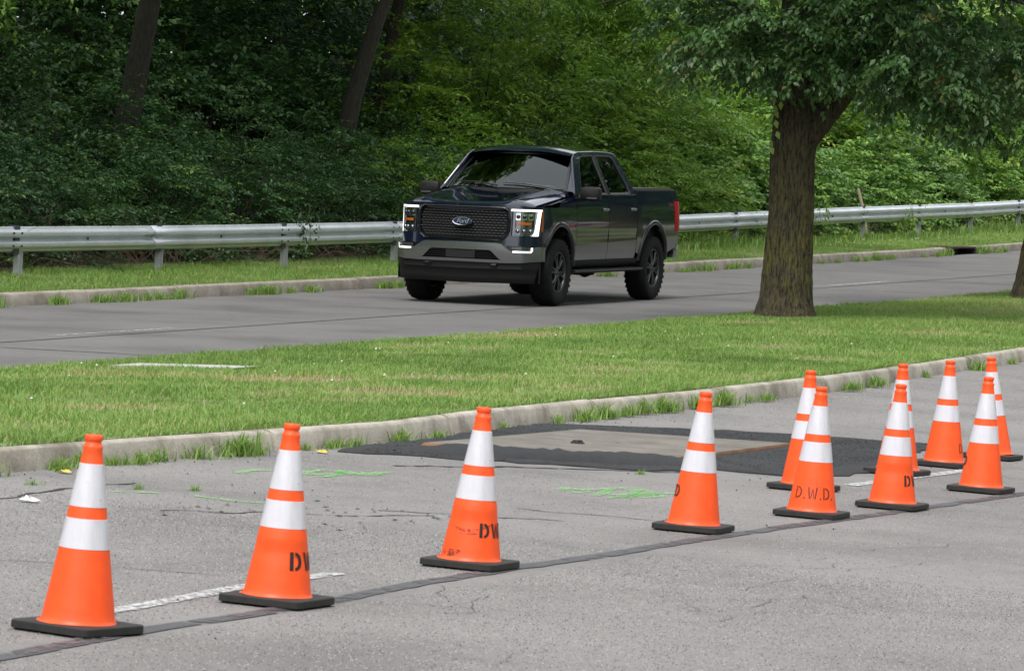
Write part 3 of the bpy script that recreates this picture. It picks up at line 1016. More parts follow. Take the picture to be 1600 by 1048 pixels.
# stand it on the road
YAW = .366
ox, oy = -.357, 58.277
fwd2 = np.array([-math.sin(YAW), -math.cos(YAW)]); lef2 = np.array([-fwd2[1], fwd2[0]])
def road_z(x, y):
    p = np.array([x, y]); return float(zf(p @ DU, p @ DV))
c4 = [(0, .865), (0, -.865), (-3.69, .865), (-3.69, -.865)]
A_ = np.array([[1, a, b] for a, b in c4]); z4 = np.array([road_z(*(np.array([ox, oy]) + fwd2 * a + lef2 * b)) for a, b in c4])
cz, ca, cb = np.linalg.lstsq(A_, z4, rcond=None)[0]
fx = Vector((*fwd2, ca)).normalized(); ly = Vector((*lef2, cb)); ly = (ly - fx * ly.dot(fx)).normalized(); uz = fx.cross(ly)
truck.matrix_world = Matrix(((fx.x, ly.x, uz.x, ox), (fx.y, ly.y, uz.y, oy), (fx.z, ly.z, uz.z, cz + .001), (0, 0, 0, 1)))

def ys(x, z):
    """half width of the lower body"""
    w = np.interp(z, [.30, .55, .62, .80, 1.05, 1.28, 1.36, 1.43, 1.50], [.90, .945, .968, .985, .992, .985, .972, .952, .945])
    if x > .30: w -= .9 * (x - .30) ** 2
    w += .004 * math.sin((z - .62) * 5.0)
    return float(w)
GH = 1.09      # height of the cab above the belt line
def up_(z): return 1.43 + (z - 1.43) * GH
def yu(z):
    return .950 - .45 * (z - 1.43)
def xf(y):
    """front outline of the nose, seen from above"""
    a = abs(y)
    return .935 - .135 * a * a - max(0, a - .74) ** 2 * 4.2

def both(fn):
    for s in (1, -1): fn(s)

CXF, CXR, CZA, RA = -.02, -3.69, .49, .545
def polar_panel(cx, x0, x1, ztop, zbot, n_in=7):
    """a body side panel round a wheel arch: rays from the wheel centre to the panel's edge"""
    a0 = math.asin((zbot - CZA) / RA)
    angs = np.linspace(a0, PI - a0, 49)
    rows = []
    for a in angs:
        ca_, sa = math.cos(a), math.sin(a)
        t = 9
        if ca_ > 1e-6: t = min(t, (x1 - cx) / ca_)
        if ca_ < -1e-6: t = min(t, (x0 - cx) / ca_)
        for _ in range(12):
            if CZA + t * sa > ztop(cx + t * ca_): t *= 0 if sa <= 0 else (ztop(cx + t * ca_) - CZA) / (t * sa)
        t = max(t, RA + .004)
        rows.append([(cx + k * ca_, CZA + k * sa) for k in np.linspace(RA, t, n_in)])
    # corners between neighbouring rays are small enough at this count
    return rows

def fender_top(x): return 1.275 + (.62 - x) * .118
def bed_top(x): return 1.485

def side_panel(s, name, rows, mat, label=None):
    mb = MB()
    mb.grid([[(x, s * ys(x, z), z) for x, z in r] for r in rows])
    return mb.build(name, mat, truck, smooth=45, solid=0)

def fender(s):
    side_panel(s, 'front_fender', polar_panel(CXF, -.612, .64, fender_top, .60), M['paint'])
    side_panel(s, 'bed_side', polar_panel(CXR, -4.69, -2.985, bed_top, .62, 9), M['paint'])
both(fender)

def door(s, name, x0, x1, z0, z1):
    mb = MB(); rows = []
    for z in np.concatenate([np.linspace(z0, .79, 5), np.linspace(.80, z1, 16)]):
        r = []
        for x in np.linspace(x0, x1, 10):
            y = ys(x, z)
            # a shallow scallop pressed into the lower door
            y -= .006 * math.exp(-((z - .86) / .09) ** 2)
            r.append((x, s * y, z))
        rows.append(r)
    mb.grid(rows)
    # returns at the shut lines
    for x in (x0, x1):
        mb.grid([[(x, s * ys(x, z), z), (x, s * (ys(x, z) - .03), z)] for z in np.linspace(z0, z1, 8)])
    d = mb.build(name, M['paint'], truck, smooth=40)
    return d
def doors(s):
    fd = door(s, 'front_door', -1.842, -.622, .585, 1.432)
    rd = door(s, 'rear_door', -2.972, -1.854, .585, 1.432)
    for d, xa in ((fd, -1.80), (rd, -2.90)):
        h = MB()
        rows = []
        for i, t_ in enumerate(np.linspace(0, 1, 9)):
            x = xa + .21 * t_
            out = ys(x, 1.24) + .012 + .028 * math.sin(PI * t_) ** .6
            rows.append([(x, s * (out - .012), 1.222), (x, s * out, 1.228), (x, s * (out + .002), 1.242), (x, s * out, 1.254), (x, s * (out - .012), 1.258)])
        h.grid(rows)
        h.build('handle', M['grey_paint'], d, smooth=60)
    # rocker below the doors, and the step bar
    r = MB()
    r.grid([[(x, s * y, z) for y, z in ((.955, .583), (.950, .54), (.93, .50), (.86, .48))] for x in np.linspace(-.62, -3.12, 8)])
    r.build('rocker', M['plastic'], truck, smooth=50)
    b = MB(); rows = []
    for x in np.linspace(-.50, -3.12, 24):
        e = 0 if -.62 > x > -3.0 else .02
        rows.append([(x, s * (y - e * (y > 1.0)), z) for y, z in ((.90, .425), (1.01, .412), (1.055, .422), (1.065, .438), (1.055, .452), (1.01, .458), (.90, .455))])
    b.grid(rows, close=True); n = 7
    b.f.append(tuple(range(n))); b.m.append(0); b.f.append(tuple(range(len(b.v) - n, len(b.v)))); b.m.append(0)
    sb = b.build('step_bar', M['plastic'], truck, smooth=50)
    MB().box(-.75, -2.95, min(s * .94, s * 1.045), max(s * .94, s * 1.045), .459, .463).build('step_pad', M['rim'], sb)
    for x in (-.8, -1.85, -2.85):
        MB().tube([(x, s * .70, .52), (x, s * .92, .44)], .018, 6).build('bracket', M['under'], sb)
both(doors)

def arches(s):
    for cx, a_lo in ((CXF, 2), (CXR, 6)):
        mb = MB(); rows = []
        for a in np.radians(np.linspace(a_lo, 180 - a_lo, 41)):
            r = []
            for rr, dy in ((RA - .012, -.14), (RA - .012, .006), (RA, .020), (RA + .030, .024), (RA + .050, .016), (RA + .056, .000)):
                x, z = cx + rr * math.cos(a), CZA + rr * math.sin(a)
                w = ys(min(x, .55), max(z, .6)) if x < .55 else ys(.55, max(z, .6)) - (x - .55) * .4
                r.append((x, s * (w + dy), z))
            rows.append(r)
        mb.grid(rows)
        mb.build('wheel_arch', M['gloss_trim'], truck, smooth=60)
        mb = MB(); rows = []
        for a in np.radians(np.linspace(-5, 185, 25)):
            x, z = cx + (RA - .014) * math.cos(a), CZA + (RA - .014) * math.sin(a)
            rows.append([(x, s * .98, z) if False else (x, s * .90, z), (x, s * .55, z)])
        mb.grid(rows)
        mb.grid([[(cx + k * math.cos(a), s * .555, CZA + k * math.sin(a)) for k in (0.02, RA - .014)] for a in np.radians(np.linspace(-5, 185, 25))])
        mb.build('wheel_well', M['under'], truck)
both(arches)

# ---- hood
def hood_z(x, y):
    a = abs(y)
    z = 1.325 + (.85 - x) / 1.4 * .155
    z += .022 * math.exp(-((a - .60) / .10) ** 2) - .012 * math.exp(-(a / .35) ** 2)
    if a > .72: z -= 2.6 * (a - .72) ** 2
    fe = xf(y) - .045 - x
    if fe < .14: z -= .055 * ((.14 - fe) / .14) ** 2.2
    return z
mb = MB(); rows = []
for t_ in np.concatenate([np.linspace(0, .25, 12), np.linspace(.3, 1, 14)]):
    r = []
    for y in np.linspace(-.872, .872, 49):
        x0 = xf(y) - .045; x1 = -.50 - .10 * (abs(y) / .87) ** 2
        x = x0 + (x1 - x0) * t_
        r.append((x, y, hood_z(x, y)))
    rows.append(r)
mb.grid(rows)
mb.grid([rows[0], [(x - .012, y, z - .05) for x, y, z in rows[0]]])
mb.build('hood', M['paint'], truck, smooth=35)
# closing strip between hood and fender tops
def hood_gap(s):
    g = MB()
    g.grid([[(x, s * .866, hood_z(x, .866) - .022), (x, s * (ys(x, fender_top(x)) - .0), fender_top(x) - .001)] for x in np.linspace(.60, -.60, 14)])
    g.build('fender_top', M['paint'], truck, smooth=50)
both(hood_gap)

# ---- greenhouse
def side_frame(s):
    outer = [(-.60, 1.43), (-.60, 1.455), (-.66, 1.51), (-.88, 1.74), (-1.03, 1.885), (-1.12, 1.925), (-1.30, 1.947), (-1.9, 1.958), (-2.45, 1.952), (-2.66, 1.935), (-2.745, 1.895), (-2.80, 1.80), (-2.92, 1.55), (-2.972, 1.46), (-2.972, 1.43)]
    w1 = [(-.86, 1.447), (-.90, 1.50), (-1.10, 1.72), (-1.24, 1.845), (-1.31, 1.882), (-1.42, 1.893), (-1.765, 1.900), (-1.80, 1.885), (-1.835, 1.47), (-1.83, 1.447)]
    w2 = [(-1.955, 1.447), (-1.95, 1.47), (-1.915, 1.885), (-1.94, 1.902), (-2.47, 1.898), (-2.545, 1.875), (-2.58, 1.83), (-2.735, 1.53), (-2.75, 1.475), (-2.72, 1.45)]
    outer, w1, w2 = [[(x, up_(z)) for x, z in lp] for lp in (outer, w1, w2)]
    bm = bmesh.new(); E = []
    for lp in (outer, w1, w2):
        vs = [bm.verts.new((x, s * yu(z), z)) for x, z in lp]
        for i in range(len(vs)): E.append(bm.edges.new((vs[i], vs[(i + 1) % len(vs)])))
    bmesh.ops.triangle_fill(bm, edges=E, use_beauty=True)
    me = bpy.data.meshes.new('cab_frame'); bm.to_mesh(me); bm.free()
    me.materials.append(M['paint'])
    o = link('cab_frame', me, truck, 0, 0)
    k = o.modifiers.new('solid', 'SOLIDIFY'); k.thickness = .03; k.offset = 0
    k = o.modifiers.new('bevel', 'BEVEL'); k.width = .010; k.segments = 3; k.limit_method = 'ANGLE'; k.angle_limit = math.radians(50)
    for lp, mt in ((w1, 'side_glass'), (w2, 'privacy_glass')):
        sw = MB().add([(x, s * (yu(z) - .004), z) for x, z in lp], [tuple(range(len(lp)))]).build('side_window', M[mt], truck)
        if sw.data.polygons[0].normal.y * s < 0: sw.data.flip_normals()
        # rubber seal round the pane
        c = np.mean(np.array(lp), 0); g = MB()
        g.grid([[(x + (x - c[0]) * .05, s * (yu(z + (z - c[1]) * .06) + .0175), z + (z - c[1]) * .06) for x, z in lp], [(x, s * (yu(z) + .0175), z) for x, z in lp], [(x + (c[0] - x) * .05, s * (yu(z + (c[1] - z) * .05) + .002), z + (c[1] - z) * .05) for x, z in lp]], close=True)
        g.build('window_seal', M['trim'], truck)
    # dark applique between the doors
    MB().add([(x, s * (yu(z) + .018), z) for x, z in ((-1.845, 1.45), (-1.945, 1.45), (-1.905, up_(1.90)), (-1.81, up_(1.90)))], [(0, 1, 2, 3)]).build('pillar_cover', M['gloss_trim'], truck)
    # belt moulding
    g = MB(); g.grid([[(x, s * (ys(x, 1.43) + d), z) for d, z in ((-.02, 1.452), (.004, 1.450), (.006, 1.436), (-.004, 1.428))] for x in np.linspace(-.80, -2.965, 12)])
    g.build('belt_moulding', M['trim'], truck, smooth=60)
both(side_frame)

def ws_point(a, b):
    """windshield: a = -1..1 across, b = 0 base .. 1 top"""
    hw = .845 + (.700 - .845) * b
    x = -.46 - .17 * a * a + (-1.06 + .46 - .02 * a * a) * b - .03 * math.sin(PI * b) * 0
    z = 1.49 + .02 * a * a * 0 + (1.962 - 1.49) * b + .025 * math.sin(PI * b) - .02 * a * a * b
    return (x, a * hw, z)
mb = MB(); mb.grid([[ws_point(a, b) for a in np.linspace(-.955, .955, 25)] for b in np.linspace(.02, .96, 11)])
ws = mb.build('windshield', M['windshield'], truck, smooth=80)
if ws.data.polygons[0].normal.z < 0: ws.data.flip_normals()
mb = MB()     # black edge band and A pillars beside it
for s in (1, -1):
    mb.grid([[ws_point(s * a, b) for b in np.linspace(-.02, 1.02, 14)] for a in (.935, .965, 1.0)], 0)
mb.grid([[(lambda q: (q[0] + .004, q[1], q[2] + .004))(ws_point(a, b)) for a in np.linspace(-1, 1, 21)] for b in (.95, 1.02)])
mb.build('windshield_surround', M['trim'], truck, smooth=60)
def apillar(s):
    p = MB(); rows = []
    for b in np.linspace(-.05, 1.0, 16):
        q = Vector(ws_point(s * 1.0, b)); sf = Vector((q.x - .05, s * yu(min(max(q.z, 1.43), 2.01)), q.z - .005))
        rows.append([q + Vector((.012, -s * .012, .010)), q + Vector((.010, s * .015, .016)), q.lerp(sf, .5) + Vector((.006, s * .022, .012)), sf + Vector((0, s * .014, 0)), sf + Vector((-.03, s * .012, -.01))])
    p.grid([[tuple(k) for k in r] for r in rows])
    p.build('a_pillar', M['paint'], truck, smooth=60)
both(apillar)
# cowl and wipers
mb = MB(); mb.grid([[(-.47 - .11 * (a * .87 / .87) ** 2, a * .87, hood_z(-.5, a * .87) - .025), (lambda q: (q[0] - .01, q[1], q[2] - .01))(ws_point(a, .03))] for a in np.linspace(-1, 1, 21)])
mb.build('cowl', M['plastic'], truck)
for y0, y1 in ((.62, -.02), (-.08, -.66)):
    q0, q1 = Vector(ws_point(y0 / .84, .02)), Vector(ws_point(y1 / .84, .10))
    o_ = Vector((.015, 0, .022))
    MB().tube([q0 + o_, (q0 + q1) / 2 + o_ * 1.6, q1 + o_], [.011, .010, .006], 6).build('wiper', M['trim'], truck)

# roof
def roof_z(x, y):
    t_ = abs(y) / .72
    z = 1.992 + .070 * (1 - t_ ** 2.6)
    z -= .10 * max(0, (x + 1.35) / .35) ** 2 * (1 - .3 * t_)
    z -= .06 * max(0, (-2.40 - x) / .35) ** 2
    return z
mb = MB(); rows = []
for x in np.concatenate([np.linspace(-1.03, -1.4, 8), np.linspace(-1.5, -2.4, 8), np.linspace(-2.45, -2.76, 8)]):
    hw = .712 if x < -1.2 else .712 - .02 * ((x + 1.2) / .17)
    rows.append([(x, a * hw, roof_z(x, a * hw)) for a in np.sign(np.linspace(-1, 1, 27)) * np.abs(np.linspace(-1, 1, 27)) ** .8])
mb.grid(rows)
mb.build('roof', M['paint'], truck, smooth=50)
# cab back
mb = MB(); mb.grid([[(-2.972 + .22 * k ** 1.4, a * (.95 - .24 * k), 1.0 + .975 * k if k > 0 else .9) for a in (-1, -.5, 0, .5, 1)] for k in (0, .45, .55, .8, 1.0)])
mb.build('cab_back', M['paint'], truck)
mb = MB(); mb.box(-2.92, -2.90, -.60, .60, 1.52, 1.83); mb.build('rear_window', M['privacy_glass'], truck)

# interior
MB().box(-.62, -.95, -.80, .80, 1.15, 1.42).build('dashboard', M['seat'], truck, bevel=.05)
for y in (.40, -.40):
    st = MB().box(-1.95, -1.42, y - .26, y + .26, .85, 1.05).build('seat', M['seat'], truck, bevel=.05)
    MB().box(-2.05, -1.90, y - .25, y + .25, 1.0, 1.55).build('backrest', M['seat'], st, bevel=.06)
    MB().box(-2.04, -1.94, y - .13, y + .13, 1.58, 1.76).build('headrest', M['seat'], st, bevel=.04)
MB().box(-2.85, -2.70, -.7, .7, 1.0, 1.60).build('rear_backrest', M['seat'], truck, bevel=.05)
mb = MB(); c = Vector((-1.12, .40, 1.36))
ring = [c + Vector((.07 * math.sin(a), .19 * math.cos(a), .175 * math.sin(a))) for a in np.linspace(0, 2 * PI, 21)]
mb.tube(ring, .016, 6, caps=False).build('steering_wheel', M['trim'], truck)
MB().box(-2.95, -.62, -.93, .93, .50, .62).build('cab_floor', M['under'], truck)
MB().box(-1.14, -1.10, -.12, .12, 1.74, 1.81).build('rear_view_mirror', M['trim'], truck, bevel=.01)

# ---- bed
MB().box(-4.68, -2.99, -.93, .93, .70, .74).build('bed_floor', M['under'], truck)
def bed(s):
    b = MB(); b.grid([[(x, s * (ys(x, 1.485)), 1.484), (x, s * .94, 1.502), (x, s * .90, 1.504), (x, s * .86, 1.49), (x, s * .86, .74)] for x in np.linspace(-2.99, -4.685, 9)])
    b.build('bed_rail', M['trim'], truck, smooth=50)
both(bed)
MB().box(-4.62, -3.02, -.885, .885, 1.497, 1.522).build('bed_cover', M['trim'], truck, bevel=.006)
mb = MB(); mb.grid([[(x, y, z) for y in np.linspace(-.90, .90, 7)] for x, z in ((-4.69, .74), (-4.71, .9), (-4.715, 1.3), (-4.72, 1.45), (-4.69, 1.498), (-4.64, 1.497))])
mb.build('tailgate', M['paint'], truck, smooth=50, solid=.0)
MB().box(-2.985, -3.01, -.93, .93, .74, 1.47).build('bed_bulkhead', M['paint'], truck)
def rear(s):
    t_ = MB(); rows = []
    for z in np.linspace(.93, 1.345, 10):
        k = .008 * math.sin((z - .93) * 14)
        w = ys(-4.6, z)
        rows.append([(-4.50 - .09 * (1.345 - z), s * (w + .003), z), (-4.60 - .05 * (1.345 - z), s * (w + .013 + k * .2), z), (-4.69, s * (w + .010), z), (-4.735, s * (w - .02), z), (-4.742, s * (w - .09), z), (-4.71, s * (w - .095), z)])
    t_.grid(rows); t_.build('tail_light', M['red_lens'], truck, smooth=50, solid=0)
    MB().box(-4.735, -4.70, min(s * .89, s * .985), max(s * .89, s * .985), 1.08, 1.14).build('reverse_lens', M['trim'], truck)
    # rear bumper corner
    rb = MB(); rows = []
    for z in (.555, .58, .66, .76, .79):
        d = .02 if z in (.555, .79) else 0
        rows.append([(-4.56, s * (.975 - d), z), (-4.70, s * (.985 - d), z), (-4.80, s * (.95 - d), z), (-4.87 + d, s * .80, z), (-4.90 + d, s * .4, z), (-4.905 + d, 0, z)])
    rb.grid(rows); rb.build('rear_bumper', M['grey_paint'], truck, smooth=50, solid=0)
both(rear)
# small decal on the bed side
def decal(s):
    d = MB(); x0 = -4.30
    def stroke(pts):
        d.add([(x0 - px * s * 1.0, s * (ys(x0, 1.27 + pz) + .003), 1.27 + pz) for px, pz in pts], [tuple(range(len(pts)))])
    # F X 4
    for q in ([(0, 0), (.015, 0), (.015, .05), (0, .05)], [(.015, .038), (.05, .038), (.05, .05), (.015, .05)], [(.015, .02), (.04, .02), (.04, .03), (.015, .03)]): stroke(q)
    d.build('decal_letter', M['grey_decal'], truck)
    d = MB()
    for q in ([(.06, 0), (.075, 0), (.115, .05), (.10, .05)], [(.10, 0), (.115, 0), (.075, .05), (.06, .05)]):
        d.add([(x0 - px * s, s * (ys(x0, 1.27 + pz) + .003), 1.27 + pz) for px, pz in q], [(0, 1, 2, 3)])
    d.build('decal_letter', M['red_decal'], truck)
    d = MB()
    for q in ([(.15, 0), (.165, 0), (.165, .05), (.15, .05)], [(.122, .015), (.15, .015), (.15, .025), (.122, .025)], [(.165, .015), (.175, .015), (.175, .025), (.165, .025)], [(.122, .025), (.134, .025), (.15, .042), (.15, .05), (.143, .05)]):
        d.add([(x0 - px * s, s * (ys(x0, 1.27 + pz) + .003), 1.27 + pz) for px, pz in q], [tuple(range(len(q)))])
    d.build('decal_letter', M['grey_decal'], truck)
both(decal)

# ---- nose
def fpatch(ylist, zfun, nz=6, dx=0.0, lean=.06):
    """rows of points on the nose; zfun(y)->(z0,z1); the nose leans back towards the top"""
    rows = []
    for y in ylist:
        z0, z1 = zfun(y)
        rows.append([(xf(y) + dx - lean * (z - .85), y, z) for z in np.linspace(z0, z1, nz)])
    return rows
# dark carrier behind everything
mb = MB(); mb.grid(fpatch(np.linspace(-.955, .955, 33), lambda y: (.40, 1.285 - max(0, abs(y) - .8) * .2), 8, -.075))
mb.build('nose_carrier', M['under'], truck)

def gr_top(y): return 1.262 - .03 * max(0, abs(y) - .50) / .1
def gr_bot(y): return .842 + .22 * max(0, (abs(y) - .47) / .15)
# painted fascia: lip under the hood, bands beside and under the lamps
mb = MB()
mb.grid(fpatch(np.linspace(-.80, .80, 31), lambda y: (1.258, 1.292), 4, .0))
mb.grid(fpatch(np.linspace(-.55, .55, 21), lambda y: (.795, .852), 4, .004))
for s in (1, -1):
    mb.grid(fpatch(s * np.linspace(.54, .955, 14), lambda y: (.762, .905 + .0 * y), 6, .006))
    mb.grid(fpatch(s * np.linspace(.61, .650, 4), lambda y: (.90, 1.262), 6, .000))
    mb.grid(fpatch(s * np.linspace(.648, .93, 8), lambda y: (1.248, 1.285 - max(0, abs(y) - .8) * .1), 3, .004))
    # corner that meets the fender
    rows = []
    for z in np.linspace(.762, 1.27, 10):
        y1 = ys(.64, z)
        rows.append([(xf(.955) - .06 * (z - .85) + .004, s * .955, z), (.60 - .03 * (z - .85), s * min(.972, y1 + .01), z), (.50, s * ys(.50, z), z)])
    mb.grid(rows)
mb.build('fascia', M['paint'], truck, smooth=40)
# grille surround: a rounded hexagonal ring
hexo = [(-.555, 1.262), (.555, 1.262), (.612, 1.225), (.632, 1.12), (.628, .97), (.595, .885), (.535, .842), (-.535, .842), (-.595, .885), (-.628, .97), (-.632, 1.12), (-.612, 1.225)]
def dense(lp, k=5):
    out = []
    for a, b in zip(lp, lp[1:] + lp[:1]):
        for i in range(k): out.append((a[0] + (b[0] - a[0]) * i / k, a[1] + (b[1] - a[1]) * i / k))
    return out
ho = dense(hexo)
def ringpt(lp, sc, dx):
    return [(xf(y * sc) - .06 * (z - .85) + dx, y * sc, 1.05 + (z - 1.05) * (1 - (1 - sc) * 1.6)) for y, z in lp]
mb = MB(); mb.grid([ringpt(ho, 1.02, -.01), ringpt(ho, 1.008, .020), ringpt(ho, .985, .026), ringpt(ho, .958, .012), ringpt(ho, .945, -.04)], close=True)
mb.build('grille_surround', M['gloss_trim'], truck, smooth=50)
mb = MB(); q = ringpt(ho, .955, -.045)
mb.add(q, [tuple(range(len(q)))])
mb.build('grille_backing', M['under'], truck)
mb = MB()
for i, z in enumerate(np.arange(.892, 1.225, .0335)):
    lim = .588 - .6 * max(0, .94 - z) - .6 * max(0, z - 1.19)
    off = .0 if i % 2 else .028
    for y in np.arange(-.588 + off, .60, .056):
        if abs(y) > lim: continue
        xx = xf(y) - .06 * (z - .85) - .012
        # each cell: a short bar with a down-turned lip
        mb.add([(xx - .02, y - .024, z - .008), (xx - .02, y + .024, z - .008), (xx, y + .020, z), (xx, y - .020, z), (xx - .004, y + .016, z + .009), (xx - .004, y - .016, z + .009)], [(0, 1, 2, 3), (3, 2, 4, 5)])
    # thin web joining the row
    yy = np.linspace(-lim, lim, 17)
    mb.grid([[(xf(y) - .06 * (z - .85) - .026, y, z - .004) for y in yy], [(xf(y) - .06 * (z - .85) - .026, y, z + .005) for y in yy]])
mb.build('grille_mesh', simple('grille_gloss', (.008, .008, .010), .32, 0, .2), truck)
# emblem
zc = 1.068
def oval(a, b, dx, n=40):
    return [(xf(a * math.cos(t_)) - .06 * (zc - .85) + dx, a * math.cos(t_), zc + b * math.sin(t_)) for t_ in np.linspace(0, 2 * PI, n + 1)[:-1]]
mb = MB(); mb.grid([oval(.138, .056, -.02), oval(.140, .057, .024), oval(.134, .0525, .033), oval(.124, .0445, .030)], close=True)
em = mb.build('emblem', M['chrome'], truck, smooth=50)
mb = MB(); q = oval(.125, .045, .029); mb.add(q, [tuple(range(len(q)))]); mb.build('emblem_field', M['navy'], em)
cu = bpy.data.curves.new('emblem_script', 'FONT'); cu.body = 'Ford'; cu.size = .088; cu.shear = .35; cu.align_x = 'CENTER'; cu.align_y = 'CENTER'; cu.extrude = .002; cu.space_character = .92
tmp = bpy.data.objects.new('t', cu); COL.objects.link(tmp)
dg = bpy.context.evaluated_depsgraph_get()
me = bpy.data.meshes.new_from_object(tmp.evaluated_get(dg)); bpy.data.objects.remove(tmp)
for v_ in me.vertices:
    a, b, c_ = v_.co
    v_.co = (xf(a) - .06 * (zc - .85) + .031 + c_, a * 1.0, zc + b * .92)
me.materials.clear(); me.materials.append(M['silver'])
link('emblem_script', me, em)

# headlamps
def lamp(s):
    root = MB()
    ya, yb, z0, z1 = .650, .952, .905, 1.250
    rows = fpatch(s * np.linspace(ya, yb, 10), lambda y: (z0, z1), 6, -.035)
    root.grid(rows)
    h = root.build('headlight', M['dark_chrome'], truck, smooth=40)
    def bar(name, y0, y1, za, zb, mat, dx=.004, th=.03, zc_=None):
        mb = MB()
        r = []
        for i, y in enumerate(np.linspace(y0, y1, 7)):
            r.append([(xf(y) - .06 * (z - .85) + d, s * y, z) for z, d in ((za, dx - th), (za, dx), (zb, dx), (zb, dx - th))])
        mb.grid(r, close=True); mb.f.append((0, 1, 2, 3)); mb.m.append(0); k = len(mb.v); mb.f.append((k - 4, k - 3, k - 2, k - 1)); mb.m.append(0)
        return mb.build(name, mat, h, smooth=40)
    bar('light_bar', .640, .955, 1.219, 1.244, M['led'], .012)
    # outer upright of the light signature, drawn inwards at its foot
    mb = MB(); r = []
    for z in np.linspace(.905, 1.2135, 9):
        k = (1.2135 - z) / .31
        yo = .955 - .015 * k; yi = .927 - .026 * k - .02 * max(0, k - .85) / .15
        r.append([(xf(yi) - .06 * (z - .85) + .010, s * yi, z), (xf((yi + yo) / 2) - .06 * (z - .85) + .016, s * (yi + yo) / 2, z), (xf(yo) - .06 * (z - .85) + .010, s * yo, z)])
    mb.grid(r); mb.build('light_upright', M['led'], h, smooth=60)
    bar('amber_reflector', .715, .872, 1.046, 1.078, M['amber'], .0, .02)
    for zz in (1.15, .965):
        for yy in (.725, .80, .865):
            bar('projector_cell', yy - .030, yy + .030, zz - .045, zz + .045, M['chrome'] if zz > 1 else M['dark_chrome'], -.012, .02)
            c = MB(); xx = xf(yy) - .06 * (zz - .85) - .010
            c.grid([[(xx + d, s * yy + rr * math.cos(t_), zz + rr * math.sin(t_)) for t_ in np.linspace(0, 2 * PI, 13)[:-1]] for rr, d in ((.028, 0), (.022, .012), (.010, .018), (.001, .019))], close=True)
            c.build('projector', M['gloss_trim'] if zz > 1 else M['dark_chrome'], h, smooth=60)
    for yy in (.690, .762, .832, .896):
        bar('divider', yy - .004, yy + .004, .915, 1.205, M['dark_chrome'], -.004, .02)
    # side marker on the fender side
    mb = MB(); r = []
    for z in np.linspace(.96, 1.235, 8):
        r.append([(.600 - .05 * (z - 1.0), s * .958, z), (.572 - .05 * (z - 1.0), s * .966, z), (.535 - .05 * (z - 1.0), s * (ys(.53, z) + .012), z)])
    mb.grid(r); mb.build('side_marker', M['amber'], h, smooth=60)
both(lamp)

# bumper with its lower opening
def b_top(y):
    return float(np.interp(abs(y), [0, .50, .54, .665, .70, .905, .935, 1.0], [.805, .800, .79, .705, .690, .690, .755, .765]))
def b_bot(y): return float(np.interp(abs(y), [0, .6, .8, 1.0], [.556, .553, .560, .585]))
def bx(y, z):
    a = abs(y)
    base = .995 - .115 * a * a - max(0, a - .78) ** 2 * 4.6
    return base - .10 * abs(z - .70) ** 1.5 * 2
ot = lambda y: .712 if abs(y) < .41 else .712 - (abs(y) - .41) * .95
ob = lambda y: .592
mb = MB()
yl = np.concatenate([-np.linspace(.995, .57, 16), np.linspace(-.55, .55, 37), np.linspace(.57, .995, 16)])
up_rows, lo_rows, si_rows = [], [], []
for y in yl:
    t0, b0 = b_top(y), b_bot(y)
    if abs(y) < .54:
        m0, m1 = ob(y), max(ot(y), ob(y) + .002)
    else:
        m0 = m1 = .592
    up_rows.append([(bx(y, z), y, z) for z in np.linspace(m1, t0, 6)] + [(bx(y, t0) - .02, y, t0 + .006), (bx(y, t0) - .09, y, t0 + .006)])
    lo_rows.append([(bx(y, z) - .0, y, z) for z in np.linspace(b0, m0, 4)])
mb.grid(up_rows); mb.grid(lo_rows)
for s in (1, -1):      # ends turned back to the wheel arch
    mb.grid([[(bx(.995, z), s * .995, z), (.60, s * 1.005, z), (.545, s * 1.0, z)] for z in np.linspace(b_bot(.995), b_top(.995), 6)])
mb.build('front_bumper', M['grey_paint'], truck, smooth=40)
mb = MB(); mb.grid([[(bx(y, z) - .05, y, z) for z in (.58, .64, .72)] for y in np.linspace(-.56, .56, 21)])
mb.build('lower_backing', M['under'], truck)
for z in (.618, .642, .666, .690):
    mb = MB(); lim = min(.54, .41 + (.712 - z) / .95)
    mb.grid([[(bx(y, z) - d, y, z + e) for d, e in ((.04, -.005), (.014, -.006), (.012, .003), (.04, .005))] for y in np.linspace(-lim, lim, 15)])
    mb.build('lower_grille_bar', M['plastic'], truck)
MB().box(bx(.2, .65) - .035, bx(.2, .65) - .005, -.20, .20, .60, .705).build('radar_cover', M['trim'], truck, bevel=.006)
def fog(s):
    p = MB(); p.grid([[(bx(y, z) - .045, s * y, z) for z in (.69, .735, .775)] for y in np.linspace(.60, .95, 10)])
    f_ = p.build('fog_pocket', M['gloss_trim'], truck)
    mb = MB(); r = []
    for y in np.linspace(.70, .915, 9): r.append([(bx(y, .70) + d, s * y, z) for z, d in ((.690, -.03), (.692, .004), (.710, .002), (.712, -.03))])
    mb.grid(r); mb.build('fog_light_bar', M['led'], f_)
    mb = MB(); mb.grid([[(bx(y, z) + .002 - .0, s * y, z) for z in np.linspace(.712, .758, 4)] for y in (.908, .917, .926)])
    mb.build('fog_light_end', M['led'], f_)
    mb = MB(); r = [[(bx(y, .745) - .018, s * y, z) for z in (.728, .762)] for y in np.linspace(.68, .895, 6)]
    mb.grid(r); mb.build('fog_lens', M['dark_chrome'], f_)
    # tow hook
    c = Vector((bx(.42, .55) - .03, s * .40, .525))
    MB().tube([c + Vector((-.08, 0, 0)), c, c + Vector((.035, s * .03, 0)), c + Vector((.03, s * .085, 0)), c + Vector((-.03, s * .10, 0))], .014, 8).build('tow_hook', M['trim'], truck)
both(fog)
mb = MB(); rows = []
